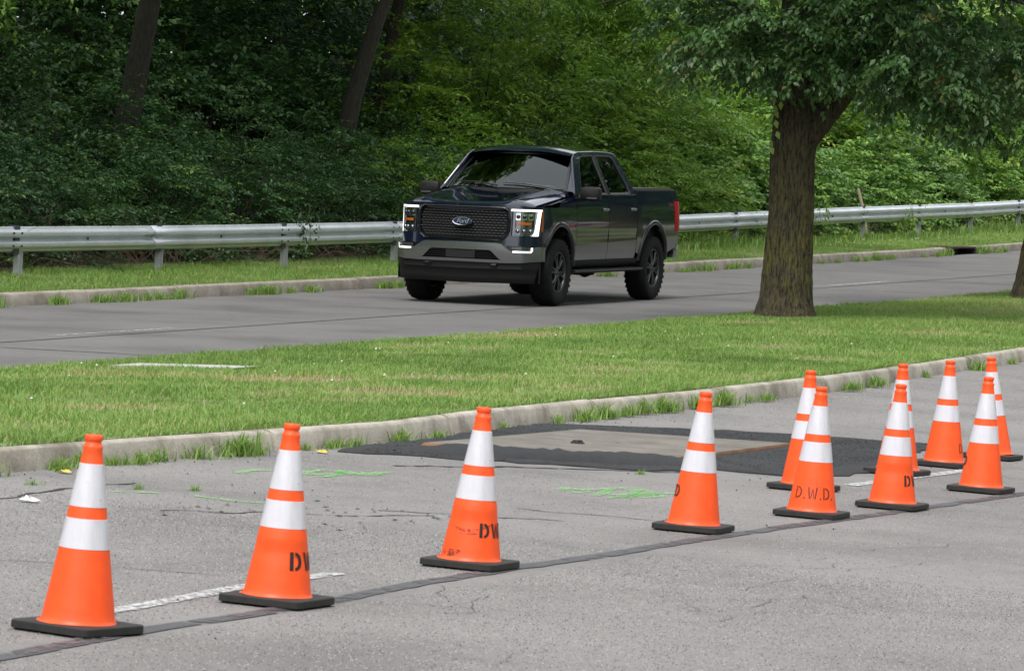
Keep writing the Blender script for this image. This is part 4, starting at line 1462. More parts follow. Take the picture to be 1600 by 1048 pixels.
for z, ins, hw in ((.575, -.02, .985), (.54, -.035, .980), (.47, -.03, .965), (.45, -.055, .955), (.37, -.065, .94), (.30, -.085, .925), (.285, -.11, .92)):
    rows.append([(bx(y * hw, .60) + ins, y * hw, z + .012 * abs(y)) for y in np.linspace(-1, 1, 33)])
mb.grid(rows); mb.build('air_dam', M['plastic'], truck, smooth=45)
for s in (1, -1):
    mb = MB(); mb.grid([[(bx(.97, .6) - .03, s * .972, z), (.62, s * .965, z), (.52, s * .93, z)] for z in (.30, .42, .575)]); mb.build('dam_end', M['plastic'], truck)

# mirrors
def mirror(s):
    root = MB(); rows = []
    x0 = -.74
    for t_, sc in ((0, .78), (.12, .96), (.4, 1.0), (.8, .97), (1, .80)):
        x = x0 + .085 - .15 * t_
        r = []
        for yy, zz in ((.995, 1.385), (1.04, 1.365), (1.22, 1.362), (1.262, 1.385), (1.268, 1.47), (1.262, 1.525), (1.23, 1.548), (1.06, 1.548), (1.005, 1.535), (.995, 1.46)):
            cy, cz_ = 1.13, 1.455
            r.append((x, s * (cy + (yy - cy) * sc), cz_ + (zz - cz_) * sc))
        rows.append(r)
    root.grid(rows, close=True); n = 10
    root.f.append(tuple(range(n))); root.m.append(0); root.f.append(tuple(range(len(root.v) - n, len(root.v)))); root.m.append(0)
    m_ = root.build('mirror', M['plastic'], truck, smooth=45)
    MB().tube([(x0, s * .93, 1.40), (x0 + .01, s * 1.03, 1.395)], [.035, .03], 8).build('mirror_arm', M['plastic'], m_)
    MB().box(x0 + .075, x0 + .088, min(s * 1.10, s * 1.24), max(s * 1.10, s * 1.24), 1.395, 1.41).build('turn_signal', M['grey_decal'], m_)
both(mirror)

# wheels
def make_wheel():
    w = MB()
    R0, hw = .432, .148
    prof_ = [(.262, -hw + .03), (.275, -hw + .008), (.30, -hw), (.36, -hw - .004), (.395, -hw + .004), (.415, -hw + .018), (.426, -hw + .035), (R0, -.085), (R0, -.045), (R0, 0), (R0, .045), (R0, .085), (.426, hw - .035), (.415, hw - .018), (.395, hw - .004), (.36, hw + .004), (.30, hw), (.275, hw - .008), (.262, hw - .03), (.25, hw - .06), (.25, -hw + .06), (.262, -hw + .03)]
    w.lathe(prof_, 60, 0, 'y')
    # tread blocks
    for i in range(60):
        a = 2 * PI * i / 60
        for y0, y1, sh in ((-.135, -.085, 0), (-.07, -.01, .4), (.01, .07, .0), (.085, .135, .5)):
            ac = a + sh * 2 * PI / 60
            r1 = R0 + .004; da = 2 * PI / 60 * .33
            vs = []
            for aa in (ac - da, ac + da):
                for y in (y0, y1):
                    for r_ in (R0 - .02 - (.012 if abs(y) > .1 else 0), r1 - (.014 if abs(y) > .1 else 0)):
                        vs.append((r_ * math.cos(aa), y, r_ * math.sin(aa)))
            w.add(vs, [(0, 1, 3, 2), (4, 6, 7, 5), (1, 5, 7, 3), (0, 4, 5, 1), (2, 3, 7, 6)])
    # shoulder lugs on the sidewall
    for i in range(30):
        a = 2 * PI * i / 30
        for y in (-1, 1):
            da = .05
            vs = [(r_ * math.cos(aa), y * (hw + .001 + (.006 if r_ == .40 else 0)), r_ * math.sin(aa)) for aa in (a - da, a + da) for r_ in (.372, .40, .42)]
            w.add(vs, [(0, 1, 4, 3), (1, 2, 5, 4)])
    t_me = w.mesh('tyre', M['tyre'], 35)
    r = MB()       # barrel and lip
    r.lathe([(.255, .118), (.266, .124), (.264, .130), (.250, .128), (.240, .110), (.236, .02), (.245, -.118), (.26, -.12)], 48, 0, 'y')
    rim_me = r.mesh('rim', M['rim'], 40)
    sp = MB()
    for k in range(6):
        for sgn in (-1, 1):
            a = 2 * PI * k / 6 + PI / 2
            rows = []
            for rr, spread, dep, hwid in ((.045, .10, .100, .017), (.11, .115, .118, .016), (.18, .145, .116, .015), (.243, .19, .112, .018)):
                aa = a + sgn * spread * (1 if rr > .06 else 2.2)
                cx_, cz_ = rr * math.cos(aa), rr * math.sin(aa); tx, tz = -math.sin(aa), math.cos(aa)
                rows.append([(cx_ + tx * q, dep + d, cz_ + tz * q) for q, d in ((-hwid, -.035), (-hwid, -.004), (-hwid * .6, .004), (hwid * .6, .004), (hwid, -.004), (hwid, -.035))])
            sp.grid(rows)
    sp.lathe([(.001, .118), (.034, .118), (.040, .112), (.07, .104), (.078, .09), (.08, .06)], 24, 0, 'y')
    spoke_me = sp.mesh('spokes', M['rim'], 35)
    dk = MB(); dk.lathe([(.001, .03), (.17, .03), (.17, .0), (.238, .0)], 32, 0, 'y')
    disc_me = dk.mesh('brake_disc', M['rim_dark'], 40)
    lug = MB()
    for k in range(6):
        a = 2 * PI * k / 6 + .3
        lug.tube([(.058 * math.cos(a), .10, .058 * math.sin(a)), (.058 * math.cos(a), .122, .058 * math.sin(a))], .008, 6)
    lug_me = lug.mesh('lug_nuts', M['chrome'])
    return t_me, rim_me, spoke_me, disc_me, lug_me
WM = make_wheel()
for i, (x, y) in enumerate(((0, .862), (0, -.862), (-3.69, .862), (-3.69, -.862))):
    w = link('wheel', WM[1], truck)
    w.location = (x, y, .437)
    w.scale = (1, 1, 1); s = 1 if y > 0 else -1
    w.rotation_euler = (0, .35 + i * .5, 0) if s > 0 else (0, .2 + i, PI)
    for nm, me in (('tyre', WM[0]), ('spokes', WM[2]), ('brake_disc', WM[3]), ('lug_nuts', WM[4])):
        link(nm, me, w)
# chassis
mb = MB(); mb.box(-4.6, .55, -.52, -.40, .50, .64); mb.box(-4.6, .55, .40, .52, .50, .64); mb.box(-.55, .45, -.40, .40, .42, .9)
mb.build('chassis', M['under'], truck)
MB().tube([(-3.69, -.75, .437), (-3.69, .75, .437)], .045, 10).build('rear_axle', M['under'], truck)
MB().lathe([(.02, -.16), (.10, -.12), (.15, 0), (.10, .12), (.02, .16)], 14, 0, 'y', (-3.69, 0, .41)).build('differential', M['under'], truck)
MB().tube([(0, -.75, .437), (0, .75, .437)], .035, 8).build('front_axle', M['under'], truck)
MB().box(-2.9, -1.3, -.38, .38, .44, .60).build('gearbox', M['under'], truck, bevel=.05)
MB().lathe([(.02, -.25), (.10, -.22), (.11, 0), (.10, .22), (.02, .25)], 12, 0, 'y', (-1.9, .55, .46)).build('tank', M['under'], truck)

# ================================================================== VEGETATION
def unit(a):
    return a / (np.linalg.norm(a, axis=-1, keepdims=True) + 1e-9)

def leaf_tris(p, d, n, ln, wd, fold, g):
    """diamond leaves with a folded midrib: base p, direction d, normal n"""
    w = unit(np.cross(d, n)); n = unit(np.cross(w, d))
    k = len(p)
    ln = ln[:, None]; wd = wd[:, None]
    a = p
    b = p + d * ln * .45 + w * wd + n * fold * wd
    c = p + d * ln - n * .15 * ln
    e = p + d * ln * .45 - w * wd + n * fold * wd
    V = np.stack([a, b, c, e], 1).reshape(-1, 3)
    i = np.arange(k)[:, None] * 4
    T = np.concatenate([i + [0, 1, 2], i + [0, 2, 3]], 1).reshape(-1, 3)
    return V, T

def sprays(g, org, dr, L, nl, leaf, wr=.3, droop=.35, hang=.35, spread=.8, jit=.35, tint=None, ltend=0., nj=.45):
    """leafy twigs: nl leaves in turn on both sides of each drooping twig"""
    N = len(org)
    t = (np.arange(nl) + .6) / nl
    dr = unit(dr)
    pos = org[:, None] + dr[:, None] * (L[:, None, None] * t[None, :, None])
    pos[..., 2] -= droop * L[:, None] * t[None] ** 2
    pos += g.normal(0, .012, pos.shape)
    side = unit(np.cross(dr, [0, 0, 1.]) + g.normal(0, .25, dr.shape))
    sg = np.where(np.arange(nl) % 2, 1., -1.)
    d = dr[:, None] * .65 + side[:, None] * (sg[None, :, None] * spread) + g.normal(0, jit, pos.shape)
    d[..., 2] -= hang
    d = unit(d.reshape(-1, 3))
    nrm = unit(np.array([0, 0, 1.]) + g.normal(0, nj, d.shape))
    sz = leaf * g.uniform(.65, 1.25, len(d)) * np.repeat(g.uniform(.8, 1.15, N), nl)
    V, T = leaf_tris(pos.reshape(-1, 3), d, nrm, sz, sz * wr, .25, g)
    tt = g.uniform(.0, .75, N) if tint is None else tint
    tf = np.clip(np.repeat(tt, nl) + g.normal(0, .13, N * nl) + np.tile(t, N) * ltend, 0, 1)
    return V, T, np.repeat(tf, 2)

def join(parts):
    Vs, Ts, Fs, o = [], [], [], 0
    for V, T, F in parts:
        Vs.append(V); Ts.append(T + o); Fs.append(F); o += len(V)
    return np.concatenate(Vs), np.concatenate(Ts), np.concatenate(Fs)

def dome(g, n, rx, ry, rz, inner=.5, zmin=-.15):
    q = unit(g.normal(0, 1, (n * 3, 3)))
    q = q[q[:, 2] > zmin][:n]
    r = g.uniform(inner ** 2, 1, len(q)) ** .5
    return q * r[:, None] * [rx, ry, rz], q

def clumpy(g, q, dirs, k, keep=.55, size=.35):
    """thin the cloud between clumps so that gaps and lobes appear"""
    cen = unit(g.normal(0, 1, (k, 3))); cen[:, 2] = np.abs(cen[:, 2])
    dd = np.max(dirs @ cen.T, 1)
    lim = np.quantile(dd, 1 - keep)
    m = (dd > lim) | (g.uniform(0, 1, len(q)) < size)
    return m, dd

def pads(g, cen, out, per, leaf, wr, nl, Ls, droop=.25, hang=.25, spread=.85, tm=.45, nj=.25, ts=.17):
    """flat sprays of leaves fanning out from many twig ends: layered foliage that catches light from above"""
    n = len(cen)
    o = np.repeat(cen, per, 0) + g.normal(0, .07, (n * per, 3)) * [1, 1, .5]
    a = g.uniform(0, 2 * PI, n * per)
    hd = np.stack([np.cos(a), np.sin(a), 0 * a], 1)
    d = hd * .75 + np.repeat(out, per, 0) * .75
    d[:, 2] = d[:, 2] * .55 + .06 + g.normal(0, .12, len(d))
    t = np.clip(np.repeat(g.normal(tm, ts, n), per) + g.normal(0, .06, n * per), 0, 1)
    return sprays(g, o, d, g.uniform(*Ls, n * per), nl, leaf, wr, droop, hang, spread, .18, t, .14, nj)

# ---------------------------------------------------------------- shrubs: one mesh per variant, shared by the copies
def stems_mesh(name, g, n, rx, rz, mat, rad=.014):
    mb = MB()
    for i in range(n):
        a = g.uniform(0, 2 * PI); rr = rx * g.uniform(.4, .95); h = rz * g.uniform(.5, .98)
        x0, y0 = g.normal(0, .12, 2)
        pts = []
        for t in np.linspace(0, 1, 5):
            pts.append((x0 + rr * math.cos(a) * t ** 1.6 + g.normal(0, .03), y0 + rr * math.sin(a) * t ** 1.6 + g.normal(0, .03), h * (1 - (1 - t) ** 1.5)))
        mb.tube(pts, [rad * (1.2 - t) for t in np.linspace(0, 1, 5)], 4, caps=False)
    return mb.mesh(name, mat)

SH = {}
def shrub_variant(key, seed, n, rx, ry, rz, leaf, wr, nl, Ls, mat, droop=.3, hang=.3, spread=.8, up=.25, k=14, keep=.6):
    g = np.random.default_rng(seed)
    q, dirs = dome(g, n // 6, rx, ry, rz, .45, -.1)
    V, T, F = pads(g, q, dirs, 6, leaf, wr, nl, Ls, droop, hang, spread)
    V[:, 2] += rz * .12
    SH[key] = (np_mesh('foliage', V, T, M[mat], F), stems_mesh('stems', g, 14, rx, rz, M['twig_dark']))
for i in range(4):
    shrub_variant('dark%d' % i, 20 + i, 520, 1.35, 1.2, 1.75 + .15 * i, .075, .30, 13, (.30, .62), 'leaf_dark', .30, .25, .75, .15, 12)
for i in range(3):
    shrub_variant('bright%d' % i, 40 + i, 430, 1.35, 1.25, 1.7 + .2 * i, .115, .38, 9, (.25, .55), 'leaf_bright', .35, .45, .8, .2, 12)
for i in range(3):
    shrub_variant('mid%d' % i, 60 + i, 420, 1.5, 1.3, 2.2 + .2 * i, .10, .24, 15, (.45, .8), 'leaf_mid', .35, .2, .95, .15, 12)

def shrub(key, u, v, s, rz, label, group, sx=1., sz=1., name='shrub', dz=0):
    t = empty(name, P(u, v, -.05 + dz), rz)
    t.scale = (s * sx, s * sx, s * sz)
    tag(t, label, 'shrub', group)
    link('foliage', SH[key][0], t); link('stems', SH[key][1], t)
    return t
g = np.random.default_rng(77)
def row(u0, u1, du, v, keys, s, label, group, jit=.4, sz=(1., 1.), dz=0):
    for u in np.arange(u0, u1, du):
        shrub(keys[int(g.integers(len(keys)))], u + g.normal(0, jit), v + g.normal(0, .25), s * g.uniform(.85, 1.15), g.uniform(0, 6.28), label, group, 1., g.uniform(*sz), dz=dz)
DK = ['dark0', 'dark1', 'dark2', 'dark3']; BR = ['bright0', 'bright1', 'bright2']; MI = ['mid0', 'mid1', 'mid2']
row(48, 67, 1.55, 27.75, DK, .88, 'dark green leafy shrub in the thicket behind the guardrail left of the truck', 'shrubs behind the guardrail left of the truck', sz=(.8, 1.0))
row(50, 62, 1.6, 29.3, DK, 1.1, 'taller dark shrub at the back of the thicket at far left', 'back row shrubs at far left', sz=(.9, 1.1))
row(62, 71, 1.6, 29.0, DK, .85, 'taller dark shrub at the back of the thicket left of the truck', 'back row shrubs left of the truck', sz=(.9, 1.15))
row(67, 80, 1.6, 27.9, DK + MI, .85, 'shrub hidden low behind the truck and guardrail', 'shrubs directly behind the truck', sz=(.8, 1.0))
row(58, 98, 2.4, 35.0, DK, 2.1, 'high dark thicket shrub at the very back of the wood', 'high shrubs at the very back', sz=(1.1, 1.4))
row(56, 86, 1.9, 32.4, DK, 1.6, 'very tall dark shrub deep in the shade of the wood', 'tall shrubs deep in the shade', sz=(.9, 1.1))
row(72, 87, 1.7, 29.6, MI, 1.25, 'tall mid green shrub rising above the truck', 'tall shrubs above the truck', sz=(1.0, 1.3))
row(80, 113, 1.8, 28.1, BR, .95, 'bright green broad leaved shrub behind the guardrail right of the truck', 'bright shrubs right of the truck', sz=(.8, 1.05))
row(86, 125, 2.0, 30.1, BR + MI, 1.4, 'tall bright shrub at the back right of the truck', 'tall shrubs right of the truck', sz=(1.0, 1.25))

# ---------------------------------------------------------------- tree builder
def trunk_mesh(name, pts, rad, mat, seg=28, rough=.05, flare=0., seedv=1, mats=None):
    """tapered trunk with furrowed bark as real relief"""
    gg = np.random.default_rng(seedv)
    pts = np.array(pts, float); rad = np.array(rad, float)
    s = np.concatenate([[0], np.cumsum(np.linalg.norm(np.diff(pts, axis=0), axis=1))])
    n = max(8, int(s[-1] / .07)); n = min(n, 110)
    ss = np.linspace(0, s[-1], n)
    C = np.stack([np.interp(ss, s, pts[:, k]) for k in range(3)], 1); R_ = np.interp(ss, s, rad)
    ph = gg.uniform(0, 6.28, 6)
    rows = []
    for i in range(n):
        row_ = []
        for k in range(seg):
            a = 2 * PI * k / seg
            h = ss[i]
            f = 0
            f += .45 * math.sin(a * 11 + ph[0] + 1.3 * math.sin(h * 2.3 + ph[1])) + .4 * math.sin(a * 7 + ph[2] + 1.1 * math.sin(h * 3.1 + ph[3]))
            if seg > 40: f += 1.0 * abs(math.sin(a * 14 + 1.8 * math.sin(h * 4.3 + a * 2 + ph[5]) + .9 * math.sin(h * 9.7 + ph[2]))) - .5 + .35 * gg.normal()
            else: f += .4 * gg.normal()
            r = R_[i] * (1 + rough * f)
            if flare and h < .5: r *= 1 + flare * (1 - h / .5) ** 2.4 * (1 + .35 * math.sin(a * 5 + ph[4]))
            row_.append((C[i, 0] + r * math.cos(a), C[i, 1] + r * math.sin(a), C[i, 2]))
        rows.append(row_)
    mb = MB(); mb.grid(rows, close=True)
    return mb.mesh(name, mat, 80)

def crown_mesh(g, blobs, leaf, wr, nl, Ls, mat, dens, droop, hang, spread=.8, inner=.45, tm=.4, name='crown', zcut=None, jit=.35, out=.7):
    parts = []
    for (cx, cy, cz, rx, ry, rz) in blobs:
        n = max(3, int(dens * .55 * (rx * ry * rz) ** (2 / 3.) / 6))
        q, dirs = dome(g, n, rx, ry, rz, inner, -1.01)
        p_ = q + [cx, cy, cz]
        if zcut is not None:
            ok = p_[:, 2] > zcut; p_, dirs = p_[ok], dirs[ok]
            if len(p_) == 0: continue
        parts.append(pads(g, p_, dirs, 6, leaf, wr, nl, Ls, droop, hang, spread, tm, .25 if hang < .6 else .4))
    V, T, F = join(parts)
    return np_mesh(name, V, T, M[mat], F)

def limbs_mesh(name, segs, mat, seg=10):
    mb = MB()
    for pts, r in segs: mb.tube(pts, r, seg, caps=False)
    return mb.mesh(name, mat, 60)

# ---- median tree
g = np.random.default_rng(5)
tree = empty('median_tree', P(50.15, 15.85, -.03))
tag(tree, 'stout tree with furrowed mossy bark on the grass median right of the truck', 'tree')
link('trunk', trunk_mesh('trunk', [(0, 0, -.12), (.01, 0, .5), (.02, 0, 1.2), (.0, .02, 1.9), (.02, .02, 2.3), (.0, .05, 2.9), (-.05, .05, 4.5), (.1, 0, 7.5)], [.325, .29, .258, .258, .272, .215, .16, .05], M['bark'], 120, .042, .42, 3), tree)
link('limb', trunk_mesh('limb', [(.06, .0, 1.95), (.22, -.02, 2.25), (.50, -.05, 2.62), (.85, .0, 3.1), (1.15, .4, 4.4)], [.16, .19, .165, .13, .06], M['bark'], 28, .04, 0, 4), tree)
lb = []
for a, z0, L in ((3.3, 3.1, 2.2), (2.4, 3.2, 2.6), (.2, 3.3, 2.8), (1.2, 3.4, 2.4), (.7, 3.5, 2.6)):
    lb.append(([(0, 0, z0), (L * .3 * math.cos(a), L * .3 * math.sin(a), z0 + .4), (L * .6 * math.cos(a), L * .6 * math.sin(a), z0 + .62), (L * .85 * math.cos(a), L * .85 * math.sin(a), z0 + .65), (L * 1.1 * math.cos(a), L * 1.1 * math.sin(a), z0 + .45)], [.06, .045, .03, .02, .008]))
link('branches', limbs_mesh('branches', lb, M['twig_dark'], 8), tree)
low = []
# hanging lower skirt of the crown, seen close
for (x, y, z, r) in ((-.95, -.6, 3.0, .55), (-.25, -.9, 2.95, .5), (.38, -.95, 2.98, .42), (1.05, -.7, 2.72, .5), (1.6, -.7, 2.62, .5), (2.0, -.6, 2.38, .42), (2.75, -.3, 2.62, .55), (1.5, .6, 2.85, .6), (-.7, .6, 3.15, .6), (3.3, .2, 2.8, .6), (2.2, .9, 2.9, .7),
                     (-.15, -1.15, 3.25, .5), (1.5, -.8, 3.6, .6), (.9, -.9, 3.7, .6), (.3, -1.1, 3.05, .4), (-.5, -1.1, 3.45, .5), (.25, -1.1, 3.6, .6), (-1.35, -.5, 3.45, .5), (-1.0, -.8, 3.3, .6), (-.3, -.9, 3.2, .75), (.6, -1.0, 3.2, .8), (1.5, -.9, 3.1, .8), (2.4, -.7, 3.1, .8), (3.2, -.3, 3.2, .8), (0, .9, 3.3, .9), (1.4, 1.2, 3.2, .9), (2.9, 1.0, 3.2, .9)):
    low.append((x, y, z, r * 1.05, r, r * .48))
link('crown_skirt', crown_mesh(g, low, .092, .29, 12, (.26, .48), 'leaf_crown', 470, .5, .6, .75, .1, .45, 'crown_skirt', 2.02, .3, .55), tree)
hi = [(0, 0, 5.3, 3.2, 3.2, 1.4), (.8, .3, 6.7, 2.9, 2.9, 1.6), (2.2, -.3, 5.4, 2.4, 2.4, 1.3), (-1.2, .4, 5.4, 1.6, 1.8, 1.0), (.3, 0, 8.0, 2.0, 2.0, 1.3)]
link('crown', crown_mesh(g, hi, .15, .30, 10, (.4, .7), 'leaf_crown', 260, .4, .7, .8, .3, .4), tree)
# creeper leaves on the trunk
pv = np.array([(-.29, -.16, 2.6), (-.245, -.22, 2.5), (-.28, -.18, 2.4), (-.24, -.23, 2.33), (-.29, -.15, 2.26), (-.22, -.25, 2.2), (-.28, -.19, 2.1), (-.24, -.22, 2.44), (-.19, -.27, 2.55), (-.27, -.18, 2.02)])
V, T = leaf_tris(pv, unit(np.array([[.1, -.3, -1.]]) + g.normal(0, .25, (10, 3))), unit(np.array([[-.5, -1., .1]]) + g.normal(0, .3, (10, 3))), np.full(10, .11), np.full(10, .034), .1, g)
link('creeper_leaves', np_mesh('creeper_leaves', V, T, M['leaf_bright'], np.repeat(g.uniform(.75, 1, 10), 2)), tree)

# ---- second median tree at the right edge of the picture
g = np.random.default_rng(9)
tree2 = empty('median_tree', P(60.25, 15.45, -.03))
tag(tree2, 'leaning tree trunk cut by the right edge of the picture, on the median', 'tree')
link('trunk', trunk_mesh('trunk', [(0, 0, -.12), (.06, 0, .6), (.16, 0, 1.4), (.26, 0, 2.3), (.4, 0, 4.5), (.5, 0, 7)], [.33, .29, .27, .26, .18, .06], M['bark'], 44, .035, .35, 6), tree2)
link('branches', limbs_mesh('branches', [([(.3, 0, 2.6), (-.6, -.3, 3.3), (-1.6, -.5, 3.3)], [.09, .06, .02]), ([(.3, 0, 2.8), (1.2, .3, 3.6), (2.2, .5, 3.8)], [.1, .06, .02])], M['twig_dark'], 8), tree2)
low = [(-1.5, -.5, 2.9, .8, .7, .4), (-.8, -.8, 2.75, .8, .7, .4), (0, -1., 2.7, .8, .7, .4), (-2.2, -.2, 3.1, .8, .8, .45), (-1.2, .5, 3.0, .9, .8, .45), (-.3, -.6, 3.3, 1.1, .9, .5), (-1.8, -.4, 3.5, 1.0, .9, .5), (.8, -.7, 2.9, .9, .8, .4), (-2.6, .2, 3.6, .9, .9, .5)]
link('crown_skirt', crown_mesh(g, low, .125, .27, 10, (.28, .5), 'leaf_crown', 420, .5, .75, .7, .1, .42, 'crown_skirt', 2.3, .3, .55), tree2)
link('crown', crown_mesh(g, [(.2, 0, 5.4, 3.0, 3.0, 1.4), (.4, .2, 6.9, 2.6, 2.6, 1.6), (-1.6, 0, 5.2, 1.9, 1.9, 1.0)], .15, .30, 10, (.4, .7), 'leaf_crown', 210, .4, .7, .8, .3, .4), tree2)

# the row goes on along the median, past the right edge of the picture
for u_, rz_, lab in ((71.5, .6, 'next tree of the median row, its leaves reaching in at the upper right'), (82.5, 2.2, 'median tree beyond the right edge, mirrored in the truck windows'), (93.5, 4.0, 'farthest tree of the median row, beyond the right edge')):
    c = copy_tree(tree); c.location = P(u_, 15.0, -.03); c.rotation_euler = (0, 0, rz_); c['label'] = lab

# ---------------------------------------------------------------- woodland trees
g = np.random.default_rng(21)
WT = []
for i in range(3):
    hi = []
    for k in range(13):
        a = g.uniform(0, 6.28); rr = g.uniform(.3, 3.0)
        hi.append((rr * math.cos(a), rr * math.sin(a), g.uniform(6.0, 13.5), g.uniform(1.6, 2.6), g.uniform(1.6, 2.6), g.uniform(1.1, 1.8)))
    WT.append(crown_mesh(g, hi, .30, .33, 8, (.5, 1.0), 'leaf_mid', 110, .35, .4, .9, .35, .4))
def wood_tree(u, v, lean, rad, label, group, trunk_pts=None, variant=0, low=None, low_kw=None, rz=0, seedv=1, back=0., tall=1.):
    t = empty('woodland_tree', P(u, v, -.1))
    tag(t, label, 'tree', group)
    lx, ly = lean
    pts = trunk_pts or [(0, 0, -.1), (lx * .5, ly * .5, 1.5), (lx * 1.1, ly, 3.0), (lx * 1.9, ly * 1.4, 5.0), (lx * 2.2, ly * 1.6, 9.0), (lx * 2.3, ly * 1.6, 13.)]
    link('trunk', trunk_mesh('trunk', pts, [rad * k for k in (1.15, 1.0, .9, .8, .5, .12)], M['bark_wood'], 20, .04, .2, seedv), t)
    c = link('crown', WT[variant], t); c.location = (lx * 2 + DV[0] * back, ly * 1.5 + DV[1] * back, back * .5); c.rotation_euler = (0, 0, rz); c.scale = (1, 1, tall)
    if low:
        link('low_branches', crown_mesh(np.random.default_rng(seedv + 50), low, **low_kw), t)
    return t
KW = dict(leaf=.10, wr=.27, nl=12, Ls=(.35, .65), mat='leaf_mid', dens=420, droop=.4, hang=.35, spread=.85, inner=.15, tm=.5, name='low_branches')
OV = [(-1.5, -2.6, 5.9, 2.6, 2.0, .8), (1.8, -2.2, 6.1, 2.6, 2.0, .8), (-3.6, -1.2, 6.0, 2.4, 2., .8), (3.8, -.6, 6.0, 2.4, 2., .8), (0, .6, 6.2, 2.6, 2.2, .8)]     # boughs that overhang the verge
wood_tree(60.1, 29.6, (.34, .1), .19, 'leaning brown trunk at the left of the dark wood', 'trees of the wood', variant=0, seedv=31, tall=1.35,
          low=OV + [(-2.6, -1.8, 3.5, .9, .8, .5), (-1.7, -2.2, 3.75, .9, .8, .5), (-2.1, -1.6, 2.95, .6, .5, .4), (-.6, -2.0, 4.1, .9, .8, .4), (-3.4, -1.4, 3.2, .8, .7, .5)], low_kw={**KW, 'mat': 'leaf_bright', 'leaf': .12, 'dens': 330})
wood_tree(69.0, 29.6, (.42, .1), .17, 'dark trunk curving up to the right, left of the truck roof', 'trees of the wood', variant=1, seedv=33, rz=2., tall=1.35,
          trunk_pts=[(-.2, 0, -.1), (-.12, 0, 1.3), (.05, 0, 2.3), (.30, 0, 3.3), (.75, 0, 4.8), (1.2, 0, 13)],
          low=[OV[0], OV[2], OV[4]] + [(-.9, -2.4, 4.55, .7, .6, .35), (.2, -2.2, 4.7, .7, .6, .4)], low_kw={**KW, 'mat': 'leaf_bright'})
wood_tree(73.4, 31.2, (.35, .1), .13, 'slim second trunk just behind the curving trunk', 'trees of the wood', variant=2, seedv=34, rz=1.)
wood_tree(82, 31.2, (-.1, 0), .16, 'green tree whose boughs sweep down over the truck', 'trees of the wood', variant=0, seedv=35, rz=4., back=5.,
          low=[(-.6, -1.8, 3.0, 1.3, 1.1, .8), (.8, -2.0, 3.3, 1.3, 1.1, .8), (2.2, -1.6, 3.6, 1.4, 1.1, .8), (-1.6, -1.4, 3.8, 1.3, 1., .7), (.2, -2.2, 4.3, 1.5, 1.1, .8), (1.8, -2.0, 4.6, 1.5, 1.1, .8), (-2.6, -1.2, 4.5, 1.2, 1., .6), (3.2, -1.2, 4.2, 1.3, 1.1, .8), (-.2, -1.2, 2.2, 1.2, 1., .7)],
          low_kw={**KW, 'leaf': .115, 'wr': .2, 'nl': 18, 'Ls': (.5, .85), 'dens': 330})
wood_tree(96, 32.6, (.1, 0), .18, 'leafy tree behind the bright shrubs right of the truck', 'trees of the wood', variant=1, seedv=36, rz=5., back=4.,
          low=[(-1.6, -2.0, 3.4, 1.3, 1.1, .8), (0, -2.2, 3.8, 1.4, 1.1, .8), (1.6, -1.8, 3.4, 1.4, 1.2, .8), (-.6, -2.2, 4.8, 1.5, 1.2, .8), (1.2, -2.0, 4.9, 1.5, 1.2, .8), (3.0, -1.6, 4.2, 1.4, 1.2, .9)],
          low_kw={**KW, 'mat': 'leaf_bright', 'leaf': .13, 'wr': .34, 'dens': 330, 'nl': 10})
wood_tree(110, 33.4, (.05, 0), .18, 'leafy tree behind the median tree crown', 'trees of the wood', variant=2, seedv=37, rz=3., back=4.,
          low=[(-2.4, -2.0, 3.4, 1.5, 1.2, .9), (-.8, -2.2, 3.3, 1.5, 1.2, .9), (.8, -2.2, 3.6, 1.5, 1.2, .9), (2.6, -2.0, 3.4, 1.5, 1.2, .9), (0, -2.0, 4.8, 1.8, 1.4, 1.0), (-2., -2, 4.8, 1.6, 1.3, .9), (2.4, -2., 4.8, 1.6, 1.3, .9)],
          low_kw={**KW, 'mat': 'leaf_bright', 'leaf': .13, 'wr': .32, 'dens': 300, 'nl': 10})
wood_tree(126, 33.6, (.05, 0), .18, 'leafy tree at the far right end of the wood', 'trees of the wood', variant=0, seedv=38, rz=.7, back=4.,
          low=[(-2.6, -2.0, 3.4, 1.6, 1.3, .9), (-.8, -2.2, 3.6, 1.6, 1.3, .9), (1.0, -2.2, 3.4, 1.6, 1.3, .9), (-1.6, -2.0, 5.0, 1.8, 1.4, 1.0), (.6, -2, 5.0, 1.8, 1.4, 1.0)],
          low_kw={**KW, 'mat': 'leaf_bright', 'leaf': .14, 'wr': .32, 'dens': 300, 'nl': 10})
for i, (u, v) in enumerate(((49, 30.5), (68, 38), (75, 38), (83, 42), (90, 42), (97, 42), (110, 39), (124, 39), (138, 39), (48, 31), (40, 31), (150, 38))):
    wood_tree(u, v, (g.normal(0, .08), g.normal(0, .05)), g.uniform(.10, .16), 'tree deep in the dark wood behind the shrubs', 'trees deep in the wood', variant=i % 3, seedv=60 + i, rz=i * 1.1)

# the far mass of the wood: reads as one dark green mass
n = 90000
uu = g.uniform(62, 190, n); vv = g.uniform(37, 44, n); zz = g.uniform(0, 1, n) ** 1.0 * 13.5
x, y = XY(uu, vv)
p_ = np.stack([x, y, verge_z(uu, vv) + zz], 1)
d = unit(g.normal(0, 1, (n, 3)))
sz = g.uniform(.22, .48, n)
V, T = leaf_tris(p_, d, unit(np.array([0, -.6, 1.]) + g.normal(0, .7, (n, 3))), sz, sz * .34, .2, g)
o = link('far_woodland', np_mesh('far_woodland', V, T, M['leaf_mid'], np.repeat(np.clip(g.normal(.35, .2, n), 0, 1), 2)))
tag(o, 'dense dark mass of foliage far back in the wood', 'woodland', kind='stuff')

